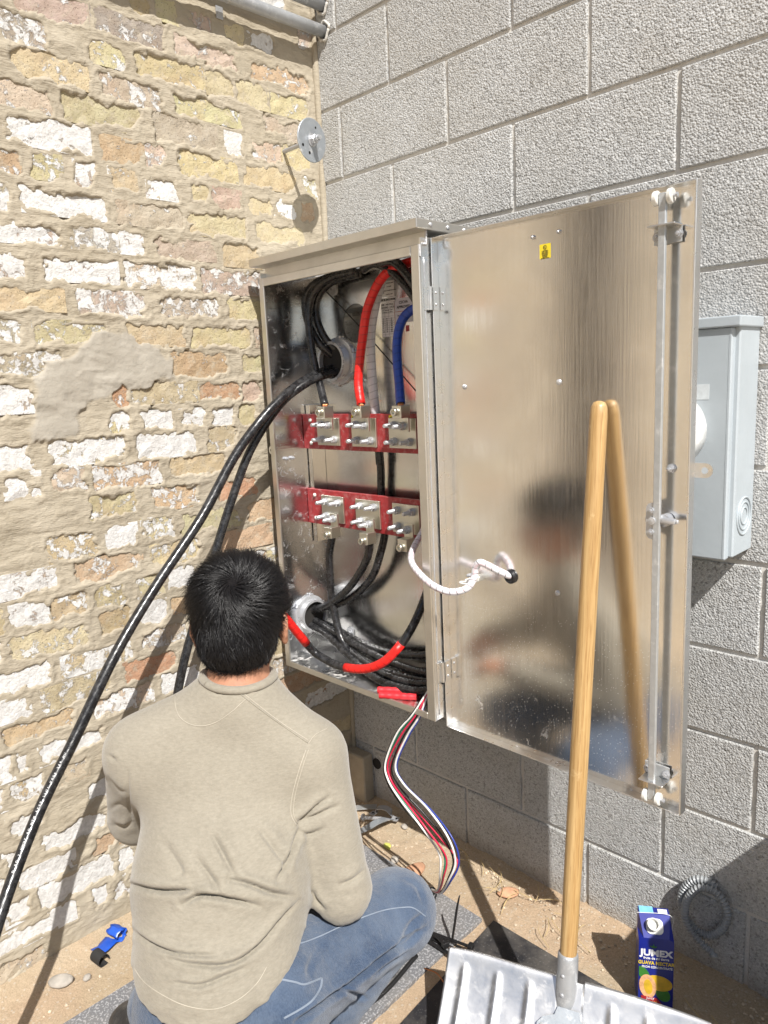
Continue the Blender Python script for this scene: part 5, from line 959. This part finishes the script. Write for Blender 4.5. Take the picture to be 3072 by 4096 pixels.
def normals(V, Q):
    a = np.cross(V[Q[:, 2]] - V[Q[:, 0]], V[Q[:, 3]] - V[Q[:, 1]]); Nn = np.zeros_like(V)
    for i in range(4): np.add.at(Nn, Q[:, i], a)
    return Nn / (np.linalg.norm(Nn, axis=1)[:, None] + 1e-12)

mR = np.array([.70, .714, 0]); mF = np.array([-.714, .70, 0]); mU = np.array([0, 0, 1.0])
SL = np.array([.535, -1.015, .752]); SR = np.array([.765, -.785, .728]); C7 = np.array([.655, -.868, .868]); HC = np.array([.622, -.826, .980])
PEL = np.array([.775, -1.028, .372]); HL = PEL - mR * .050; HR = PEL + mR * .085
EL = np.array([.420, -.985, .555]); ER = np.array([.845, -.800, .485]); WL_ = np.array([.395, -.780, .585]); WR_ = np.array([.600, -.625, .565])
KL = np.array([.470, -.740, .35]); KR = np.array([.828, -.640, .333]); AL = np.array([.455, -1.005, .13]); AR = np.array([.735, -.815, .10])
hf = mF * .96 - mU * .20; hf /= np.linalg.norm(hf); hu = np.cross(mR, hf); hu /= np.linalg.norm(hu); HB = np.stack([mR, hf, hu], 1)       # head: right, forward, up
def hp(x, y, z): return HC + HB @ np.array([x, y, z])
B = Field((.05, -1.35, -.01), (1.02, -.35, 1.16), .0055)
B.ell(HC + HB @ np.array([0, -.004, .012]), HB, (.078, .096, .102), .02); B.ell(hp(0, .040, -.050), HB, (.060, .062, .070), .03)             # skull, face and jaw
B.ell(hp(0, .086, -.060), HB, (.030, .024, .022), .02); B.cone(hp(0, .098, .018), hp(0, .117, -.018), .008, .012, .012); B.ell(hp(0, .099, -.048), HB, (.024, .010, .007), .006)
for s in (-1, 1):
    B.ell(hp(s * .031, .093, .022), HB, (.014, .010, .008), .006, 's'); B.ell(hp(s * .031, .088, .022), HB, (.012, .011, .010), .003)
    B.ell(hp(s * .085, -.004, -.012), HB @ rotm('Z', s * 28), (.009, .020, .033), .008); B.ell(hp(s * .086, .002, -.044), HB, (.007, .009, .010), .008); B.ell(hp(s * .094, -.002, -.008), HB @ rotm('Z', s * 28), (.006, .011, .021), .004, 's')
B.cone(C7 + mU * -.03 + mF * .015, hp(0, -.030, -.070), .062, .052, .03)
for s in (-.05, .05): B.cone((SL + SR) / 2 - mU * .07 + mR * s, PEL + mU * .05 + mR * s * .6, .088, .080, .06)
B.cone(SL + mR * .03, SR - mR * .03, .052, .052, .05); B.cone(C7 - mU * .03, SL + mU * .02, .05, .04, .04); B.cone(C7 - mU * .03, SR + mU * .02, .05, .04, .04)
for S_, E_, W_h in ((SL, EL, WL_), (SR, ER, WR_)): B.cone(S_, E_, .048, .040, .02); B.cone(E_, W_h, .041, .027, .015)
for H_, K_, A_ in ((HL, KL, AL), (HR, KR, AR)): B.cone(H_, K_, .066, .054, .03); B.cone(K_, A_, .054, .036, .02); B.cone(A_, A_ + mF * .05 - mU * .05, .034, .03, .02)
def hand(W, d, up, side):
    d = d / np.linalg.norm(d); s = np.cross(d, up); s /= np.linalg.norm(s); u = np.cross(s, d); pc = W + d * .045; R_ = np.stack([s, d, u], 1)
    B.ell(pc, R_, (.040, .048, .017), .012)
    for i, (o, L) in enumerate(((-.028, .066), (-.010, .074), (.009, .069), (.026, .054))):
        k0 = W + d * .083 + s * o; k1 = k0 + (d * .8 - u * .55) * L * .5; k2 = k1 + (d * .1 - u) * L * .32; k3 = k2 + (-d * .7 - u * .6) * L * .25
        B.cone(W + d * .05 + s * o, k0, .0095, .0090, .006); B.cone(k0, k1, .0088, .0082, .003); B.cone(k1, k2, .0082, .0076, .003); B.cone(k2, k3, .0076, .0068, .003)
    t0 = W + d * .03 + s * .030 * side; t1 = t0 + (s * .8 * side + d * .6 - u * .3) * .034; t2 = t1 + (d * .8 - u * .6) * .028; B.cone(t0, t1, .0125, .0105, .008); B.cone(t1, t2, .0102, .0085, .003)
hand(WL_, np.array([.30, .95, .1]), mU, 1); hand(WR_, np.array([-.95, .25, .1]), mU, -1)
V, Q = B.mesh(); V = relax(V, Q, 2, .4)
MAN = link('person', fast_mesh('person', V - np.array([.70, -.95, .0]), Q), MT['skin'], None, (.70, -.95, 0)); tag(MAN, 'man in beige shirt and jeans crouching before the cabinet, back turned', 'person')
def cpart(name, V, Q, mat, par=MAN): return link(name, fast_mesh(name, V - WL[MAN], Q), mat, par, WL[MAN])
for s in (-1, 1):
    e = obj('eye', lathe([(0, -.011), (.008, -.008), (.011, 0), (.008, .008), (0, .011)], 16, hp(s * .031, .086, .022), hf), MT['nylon'], MAN, True); obj('iris', lathe([(.0055, 0), (.004, .0016), (0, .002)], 14, hp(s * .031, .0955, .022), hf), MT['hair'], e, True)

# ---- shirt
def cam_uv(V):
    d = V - CAM; z = d @ CF; return np.stack([829.5 + 1594.9 * (d @ CR) / z, 1106 - 1594.9 * (d @ CU) / z], 1)
def seg_dist(p, P):
    best = np.full(len(p), 1e9); sign = np.zeros(len(p)); along = np.zeros(len(p)); tot = len(P) - 1
    for i in range(tot):
        a, b = np.array(P[i], float), np.array(P[i + 1], float); ab = b - a; t = np.clip(((p - a) @ ab) / (ab @ ab), 0, 1); q = p - a - t[:, None] * ab; d = np.hypot(q[:, 0], q[:, 1])
        c = ab[0] * q[:, 1] - ab[1] * q[:, 0]; u = d < best; best[u] = d[u]; sign[u] = np.sign(c[u]); along[u] = (i + t[u]) / tot
    return best * sign, along
Sf = Field((.22, -1.33, .28), (1.02, -.50, .95), .0058)
mid = (SL + SR) / 2
for s in (-.055, .055): Sf.cone(mid - mU * .075 + mR * s + mF * .012, mid * .42 + PEL * .58 + mR * s * .72 + mU * .02, .108, .108, .07); Sf.cone(mid * .42 + PEL * .58 + mR * s * .72 + mU * .02, PEL + mR * s * .75 + mU * .03, .108, .110, .06)
Sf.cone(SL + mR * .045 - mU * .02, SR - mR * .045 - mU * .02, .080, .080, .06); Sf.cone(C7 - mU * .035 + mF * .01, SL + mU * .0, .070, .062, .05); Sf.cone(C7 - mU * .035 + mF * .01, SR + mU * .0, .070, .062, .05)
Sf.cone(PEL + mU * .05 - mF * .02, PEL - mU * .03 - mF * .03, .116, .120, .06)
for S_, E_, W_h, o in ((SL, EL, WL_, -1), (SR, ER, WR_, 1)): Sf.cone(S_ - mU * .005, E_, .068, .059, .022); Sf.cone(E_, W_h, .058, .040, .012)
# neckline: open the shirt along a tilted plane round the neck
Sf.cone(C7 - mU * .02 + mF * .012, hp(0, -.030, -.060), .0655, .0640, .004, 's')
sl_, PP = Sf.sub(Sf.lo, Sf.lo + Sf.h * Sf.n); fl_ = PP.reshape(-1, 3); lat = (fl_ - PEL) @ mR; fwd = (fl_ - PEL) @ mF
hz = np.interp(lat, [-.24, -.20, -.17, -.12, -.06, .0, .06, .12, .165, .20, .24], [.41, .432, .458, .453, .446, .442, .444, .456, .462, .43, .40]) + np.clip(fwd + .04, -.2, .3) * .15        # the shirt tail: lowest at the middle of the back
arm = np.abs(lat) > .155
g = ((hz - fl_[:, 2]) * .85).reshape(PP.shape[:3]); hh = np.clip(.5 + .5 * (g - Sf.D) / .008, 0, 1); Sf.D = Sf.D * (1 - hh) + g * hh + .008 * hh * (1 - hh)
V, Q = Sf.mesh(); V = relax(V, Q, 2, .5); V, Q = subdiv(V, Q); uv = cam_uv(V)
V = relax(V, Q, 3, .5); N0 = normals(V, Q); fac = np.clip(N0 @ (-CF) * 2.0, 0, 1)
def z1(x, y): return (.3906 * x, 1620 + .3906 * y)
def z2(x, y): return (594 + .3255 * x, 1620 + .3255 * y)
FOLDS = [([z1(712, 742), z1(850, 775), z1(960, 782), z1(1080, 775)], 11, .0105, 7), ([z1(1010, 860), z1(1080, 815), z1(1150, 806), z1(1300, 832), z1(1440, 868)], 10, .0115, 7), ([z1(1260, 715), z1(1380, 745), z1(1500, 790), z1(1620, 812)], 10, .010, 7),
    ([z1(730, 1000), z1(850, 1080), z1(1000, 1130), z1(1200, 1138)], 9, .0075, 6), ([z1(930, 1152), z1(1060, 1185), z1(1250, 1188), z1(1400, 1112), z1(1550, 950), z1(1645, 835)], 9, .0085, 6), ([z1(960, 1285), z1(1100, 1302), z1(1250, 1250), z1(1345, 1205)], 8, .006, 6),
    ([z1(1170, 460), z1(1230, 570), z1(1300, 705)], 13, .006, 9), ([z1(1080, 590), z1(1160, 700), z1(1225, 800)], 12, .005, 9), ([z1(1530, 720), z1(1595, 610), z1(1640, 470)], 9, .008, 7), ([z1(1430, 430), z1(1530, 560), z1(1600, 700)], 11, .005, 8), ([z1(900, 500), z1(990, 640), z1(1010, 700)], 14, .004, 9),
    ([z2(150, 490), z2(210, 430), z2(280, 370), z2(360, 315)], 9, .0075, 6), ([z2(160, 480), z2(260, 440), z2(420, 370)], 11, .006, 7), ([z2(230, 900), z2(270, 990), z2(330, 1060)], 9, .005, 6), ([z2(160, 540), z2(230, 560), z2(330, 520)], 9, .005, 6), ([z2(420, 900), z2(520, 860), z2(600, 790)], 10, .005, 7), ([z2(160, 500), z2(140, 600), z2(60, 740)], 8, .006, 6),
    ([z1(598, 28), z1(640, 60)], 8, .006, 6), ([z1(635, 415), z1(690, 425), z1(728, 400)], 9, .009, 6), ([z1(600, 160), z1(650, 215), z1(700, 235)], 9, .004, 7), ([z1(610, 330), z1(660, 300), z1(700, 320)], 9, .003, 7), ([z1(706, 120), z1(715, 300), z1(730, 420)], 8, .006, 5)]
disp = np.zeros(len(V))
for P, wd, am, wv in FOLDS:
    P = [np.array(p) for p in P]; P = catmull(np.array([[p[0], p[1], 0] for p in P]), 6)[:, :2]; d, t = seg_dist(uv, P); env = np.sin(np.clip(t, .02, .98) * math.pi) ** .6
    disp += 1.35 * (.5 if P[:, 0].max() < 290 else 1) * env * am * (-1.0 * np.exp(-(d / (wv * .66)) ** 2) + .62 * np.exp(-((d + wd * 1.35) / wd) ** 2) + .22 * np.exp(-((d - wd * 1.3) / wd) ** 2))
big = .007 * fbm(uv[:, 0] / 70, uv[:, 1] / 45, 4, 5) + .0014 * fbm(uv[:, 0] / 22 + uv[:, 1] / 40, uv[:, 1] / 16, 3, 15)
low = np.clip((uv[:, 1] - 1700) / 300, .25, 1.3)
V = V + N0 * ((disp * fac) + big * low)[:, None]
used = np.unique(Q); mp = np.full(len(V), -1); mp[used] = np.arange(len(used)); V, Q = V[used], mp[Q]
SHIRT = cpart('shirt', V, Q, MT['shirt']); s_ = SHIRT.modifiers.new('thickness', 'SOLIDIFY'); s_.thickness = .0022; s_.offset = -1
bvh = BVHTree.FromPolygons([Vector(v) for v in V], [list(map(int, q)) for q in Q])
def on(bv, d, lift=.0006):
    x, y = (d[0] - 829.5) / 1594.9, (1106 - d[1]) / 1594.9; r = CF + CR * x + CU * y; h = bv.ray_cast(Vector(CAM), Vector(r / np.linalg.norm(r)))
    return None if h[0] is None else np.array(h[0]) + np.array(h[1]) * lift * (1 if h[1].dot(Vector(r)) < 0 else -1)
def seam(bv, pts, r, mat, par, name='seam', n=8, lift=.0004, dash=False):
    P = catmull(np.array([[p[0], p[1], 0] for p in pts], float), n)[:, :2]; Wp = [on(bv, p, lift) for p in P]; run = []; runs = []
    for q in Wp:
        if q is None or (run and np.linalg.norm(q - run[-1]) > .03):
            if len(run) > 2: runs.append(run)
            run = []
        if q is not None: run.append(q)
    if len(run) > 2: runs.append(run)
    ps = [tube(q, r, 6, raw=True) for q in runs]
    for q in ps: obj(name, q, mat, par, True)
hd = lambda x, y: (216 + .358 * x, 1161 + .358 * y)
seam(bvh, [hd(455, 930), hd(455, 1010), hd(480, 1080), hd(540, 1125), hd(615, 1137), hd(700, 1115), hd(790, 1055), hd(880, 975)], .0007, MT['stitch'], SHIRT)
seam(bvh, [hd(830, 930), hd(930, 1010), hd(1080, 1120), hd(1255, 1240)], .0013, MT['shirt'], SHIRT); seam(bvh, [hd(850, 928), hd(950, 1008), hd(1090, 1115), hd(1262, 1228)], .0007, MT['stitch'], SHIRT)
seam(bvh, [hd(1255, 1245), hd(1300, 1190), hd(1375, 1150)], .0007, MT['stitch'], SHIRT); seam(bvh, [z2(205, 0), z2(160, 130), z2(115, 300), z2(105, 420), z2(140, 500)], .0008, MT['stitch'], SHIRT); seam(bvh, [z2(222, 0), z2(178, 130), z2(133, 300), z2(122, 420), z2(150, 490)], .0006, MT['stitch'], SHIRT)
seam(bvh, [hd(555, 850), hd(450, 870), hd(330, 905), hd(280, 925)], .0010, MT['shirt'], SHIRT); seam(bvh, [hd(600, 885), hd(660, 905), hd(760, 930), hd(880, 940), hd(950, 935)], .0007, MT['stitch'], SHIRT)
seam(bvh, [z1(735, 1195), z1(800, 1285), z1(900, 1355), z1(1010, 1408), z1(1120, 1432), z1(1220, 1425), z1(1330, 1372), z1(1420, 1290), z1(1475, 1200)], .0006, MT['stitch'], SHIRT)
nk = C7 - mU * .02 + mF * .012; na = hp(0, -.030, -.060) - nk; na /= np.linalg.norm(na); fr = axis_frame(na); ring = []; q_ = (V - nk) @ fr; rr_ = np.hypot(q_[:, 0], q_[:, 1]); an_ = np.arctan2(q_[:, 1], q_[:, 0]); ha = []
for a in np.linspace(0, 2 * math.pi, 48, endpoint=False):
    s_ = (np.abs(np.angle(np.exp(1j * (an_ - a)))) < .12) & (rr_ > .058) & (rr_ < .073) & (q_[:, 2] < .09); ha.append(q_[s_, 2].max() if s_.any() else np.nan)
ha = np.array(ha); ha = np.where(np.isnan(ha), np.nanmean(ha), ha); ha = sum(np.roll(ha, k) for k in range(-4, 5)) / 9
for hh, a in zip(ha, np.linspace(0, 2 * math.pi, 48, endpoint=False)):
    d = fr @ np.array([math.cos(a), math.sin(a), 0]); back = d @ (-mF); ring.append(nk + d * .0665 + na * (hh + .001))
ring.append(ring[0]); obj('collar', tube(np.array(ring), .0095, 12, raw=True, caps=False, flat=.8), MT['shirt'], SHIRT, True)

# ---- jeans
J = Field((.18, -1.30, .0), (1.05, -.45, .60), .0066)
J.cone(PEL + mU * .05, PEL - mU * .03 - mF * .02, .100, .112, .05); J.cone(HL - mF * .03, HR - mF * .03, .090, .100, .05)
for H_, K_, A_ in ((HL, KL, AL), (HR, KR, AR)): J.cone(H_, K_, .102 if H_ is HR else .090, .076, .035); J.cone(K_, A_, .074, .062, .014)
J.ell(KR + np.array([.0, .0, .0]), np.eye(3), (.080, .080, .078), .03)
J.cut(AR - mU * .03, (0, 0, -1))
V, Q = J.mesh(); V = relax(V, Q, 2, .5); V, Q = subdiv(V, Q); V = relax(V, Q, 2, .5); uv = cam_uv(V); N0 = normals(V, Q); fac = np.clip(N0 @ (-CF) * 2.0, 0, 1); disp = np.zeros(len(V))
JF = [([z2(140, 1810), z2(300, 1690), z2(560, 1490), z2(760, 1330), z2(930, 1200)], 9, .012, 6), ([z2(430, 1560), z2(520, 1620), z2(600, 1640)], 8, .005, 6), ([z2(150, 940), z2(230, 1090), z2(330, 1160)], 9, .004, 7), ([z2(760, 1330), z2(860, 1290), z2(985, 1180)], 9, .006, 6), ([z2(800, 1290), z2(900, 1160), z2(980, 1090)], 10, .004, 7), ([z2(640, 1500), z2(740, 1420), z2(880, 1330)], 9, .005, 6), ([z2(220, 1500), z2(240, 1400), z2(300, 1300)], 10, .004, 8), ([z2(860, 860), z2(940, 900), z2(985, 1000)], 9, .003, 7)]
for P, wd, am, wv in JF:
    P = catmull(np.array([[p[0], p[1], 0] for p in P]), 6)[:, :2]; d, t = seg_dist(uv, P); env = np.sin(np.clip(t, .02, .98) * math.pi) ** .5; disp += 1.9 * env * am * (-np.exp(-(d / (wv * .8)) ** 2) + .5 * np.exp(-((d + wd * 1.3) / wd) ** 2) + .25 * np.exp(-((d - wd * 1.3) / wd) ** 2))
V = V + N0 * (disp * fac + .0045 * fbm(uv[:, 0] / 40, uv[:, 1] / 30, 4, 9) + .0010 * fbm(uv[:, 0] / 9, uv[:, 1] / 14, 3, 19))[:, None]
JEANS = cpart('jeans', V, Q, MT['denim']); bj = BVHTree.FromPolygons([Vector(v) for v in V], [list(map(int, q)) for q in Q])
def both(pts, gap=2.2):
    P = np.array(pts, float); T = np.gradient(P, axis=0); T /= np.linalg.norm(T, axis=1)[:, None]; Nn = np.stack([-T[:, 1], T[:, 0]], 1)
    seam(bj, P + Nn * gap / 2, .0008, MT['stitch_j'], JEANS, 'stitching'); seam(bj, P - Nn * gap / 2, .0008, MT['stitch_j'], JEANS, 'stitching')
seam(bj, [z2(10, 1300), z2(160, 1285), z2(290, 1240), z2(420, 1180), z2(560, 1120), z2(720, 1065), z2(850, 1045), z2(920, 1050), z2(1000, 1105)], .0011, MT['stitch_j'], JEANS, 'stitching')
both([z2(0, 1515), z2(130, 1540), z2(200, 1555), z2(312, 1512)]); both([z2(312, 1512), z2(300, 1580), z2(250, 1660), z2(170, 1720), z2(60, 1780)]); both([z2(70, 1130), z2(62, 1200), z2(58, 1280)])
q = on(bj, z2(58, 1258), .001)
if q is not None: obj('rivet', lathe([(.0045, -.001), (.0045, .001), (.002, .002), (0, .002)], 14, q, -CF), MT['zinc'], JEANS, True)
# pocket on the seat of the jeans
Pk = [z2(0, 1522), z2(312, 1516), z2(300, 1585), z2(250, 1665), z2(170, 1725), z2(40, 1790)]

# ---- boots
def boot(A, d, tilt, roll):
    d = d / np.linalg.norm(d); s = np.cross(d, mU); s /= np.linalg.norm(s); R_ = np.stack([s, d, np.cross(s, d)], 1) @ rotm('X', tilt) @ rotm('Y', roll); f = Field(A - .24, A + .24, .006)
    def w(x, y, z): return A + R_ @ np.array([x, y, z])
    f.cone(w(0, -.01, .07), w(0, -.012, -.04), .053, .048, .02); f.cone(w(0, -.03, -.06), w(0, .12, -.075), .042, .044, .03); f.ell(w(0, .155, -.072), R_, (.050, .060, .036), .03); f.cone(w(0, .0, -.02), w(0, .10, -.055), .042, .038, .03)
    f.cut(w(0, 0, -.100), R_ @ np.array([0, 0, -1.0])); V, Q = f.mesh(); V = relax(V, Q, 2, .4); L = (V - A) @ R_; V = V + normals(V, Q) * (.0018 * np.sin(L[:, 1] * 190) * np.exp(-((L[:, 1] - .07) / .035) ** 2) * (L[:, 2] > -.08))[:, None]
    o = cpart('boot', V, Q, MT['leather'])
    out = [(x * (.046 if y > .02 else .040) * (1.15 if .06 < y < .17 else 1), y) for x, y in [(1, -.072), (1.0, -.03), (.95, .02), (1, .08), (1.02, .14), (.85, .19), (.45, .222), (-.45, .222), (-.85, .19), (-1.02, .14), (-1, .08), (-.95, .02), (-1, -.03), (-1, -.072), (-.5, -.088), (.5, -.088)]]
    obj('sole', xf(prism(out, .022), R_, w(0, 0, -.1215)), MT['sole'], o); obj('outsole', xf(prism([(x * 1.01, y * 1.01) for x, y in out], .008), R_, w(0, 0, -.1300)), MT['black_rubber'], o)
boot(np.array([.485, -.950, .132]), np.array([-.80, -.45, 0]), -8, 0); boot(AR + np.array([-.01, 0, .050]), mF, 0, 0)

# ---- hair: cap and strands
Hf = Field(HC - .17, HC + .17, .0045)
Hf.ell(HC + HB @ np.array([0, -.008, .020]), HB, (.088, .103, .106), .02); Hf.ell(hp(0, -.050, -.042), HB, (.070, .056, .062), .03); Hf.ell(hp(0, -.02, .06), HB, (.078, .086, .064), .03)
Hf.cut(hp(0, .072, .03), HB @ np.array([0, 1.0, -.55])); Hf.cut(hp(0, -.066, -.086), HB @ np.array([0, .25, -1.0]))
for s in (-1, 1): Hf.ell(hp(s * .096, .010, -.040), HB, (.034, .034, .052), .006, 's'); Hf.ell(hp(s * .09, .050, -.05), HB, (.04, .05, .07), .006, 's')
V, Q = Hf.mesh(); V = relax(V, Q, 2, .4); Nn = normals(V, Q)
HAIR = cpart('hair', V - Nn * .004, Q, MT['hair_cap'])
WH = hp(.006, -.080, .062) - HC; WH /= np.linalg.norm(WH)                       # the crown whorl
tri = np.concatenate([Q[:, [0, 1, 2]], Q[:, [0, 2, 3]]]); A = np.linalg.norm(np.cross(V[tri[:, 1]] - V[tri[:, 0]], V[tri[:, 2]] - V[tri[:, 0]]), axis=1); NS = 15000
ti = rng.choice(len(tri), NS, p=A / A.sum()); b = rng.random((NS, 2)); sw = b.sum(1) > 1; b[sw] = 1 - b[sw]
P0 = V[tri[ti, 0]] + (V[tri[ti, 1]] - V[tri[ti, 0]]) * b[:, :1] + (V[tri[ti, 2]] - V[tri[ti, 0]]) * b[:, 1:]; N_ = Nn[tri[ti, 0]]
rel = P0 - HC; un = rel / np.linalg.norm(rel, axis=1)[:, None]; cs = un @ WH; rad = un - WH * cs[:, None]; rn = np.linalg.norm(rad, axis=1); rad /= rn[:, None] + 1e-9; tan = rad - N_ * (rad * N_).sum(1)[:, None]; tan /= np.linalg.norm(tan, axis=1)[:, None] + 1e-9
swl = np.cross(N_, tan); k = np.exp(-(rn / .5) ** 2)[:, None]; cl = fbm(un[:, 0] * 14 + un[:, 2] * 9, un[:, 1] * 14 - un[:, 2] * 8, 3, 4)[:, None]
D0 = tan + swl * (.95 * k + 1.6 * cl) - mU * .30 * (1 - k) + rng.normal(0, .20, (NS, 3)); D0 -= N_ * (D0 * N_).sum(1)[:, None]; D0 /= np.linalg.norm(D0, axis=1)[:, None]
loc = (rel @ HB); LEN = np.where(loc[:, 2] > .0, .034, .020) * rng.uniform(.7, 1.15, NS) * np.where(loc[:, 2] < -.05, .8, 1); lift = np.where(loc[:, 2] > .02, .42, .26)[:, None] + .5 * np.abs(cl) + .5 * (rng.random((NS, 1)) ** 6)
ok = (rn > .03) & ~((loc[:, 1] > .075) & (loc[:, 2] < .05)); P0, N_, D0, LEN, lift, swl = P0[ok], N_[ok], D0[ok], LEN[ok], lift[ok], swl[ok]; n = len(P0); K = 5; PV = []
for i in range(K):
    t = i / (K - 1); c = P0 - N_ * .004 + (D0 * t + N_ * (lift * t * (1.0 - .45 * t)) + swl * .12 * t * t) * LEN[:, None]; r_ = .00062 * (1 - .8 * t); s1 = np.cross(D0, N_)
    PV += [c + s1 * r_, c - s1 * r_ * .5 + N_ * r_ * .87, c - s1 * r_ * .5 - N_ * r_ * .87]
PV = np.stack(PV, 1).reshape(-1, 3); base = (np.arange(n) * K * 3)[:, None]; Q = []
for i in range(K - 1):
    for j in range(3): a, b_ = i * 3 + j, i * 3 + (j + 1) % 3; Q.append(base + np.array([[a, b_, b_ + 3, a + 3]]))
st = cpart('hair_strands', PV, np.concatenate(Q), MT['hair'], HAIR); st['kind'] = 'stuff'
nape = []
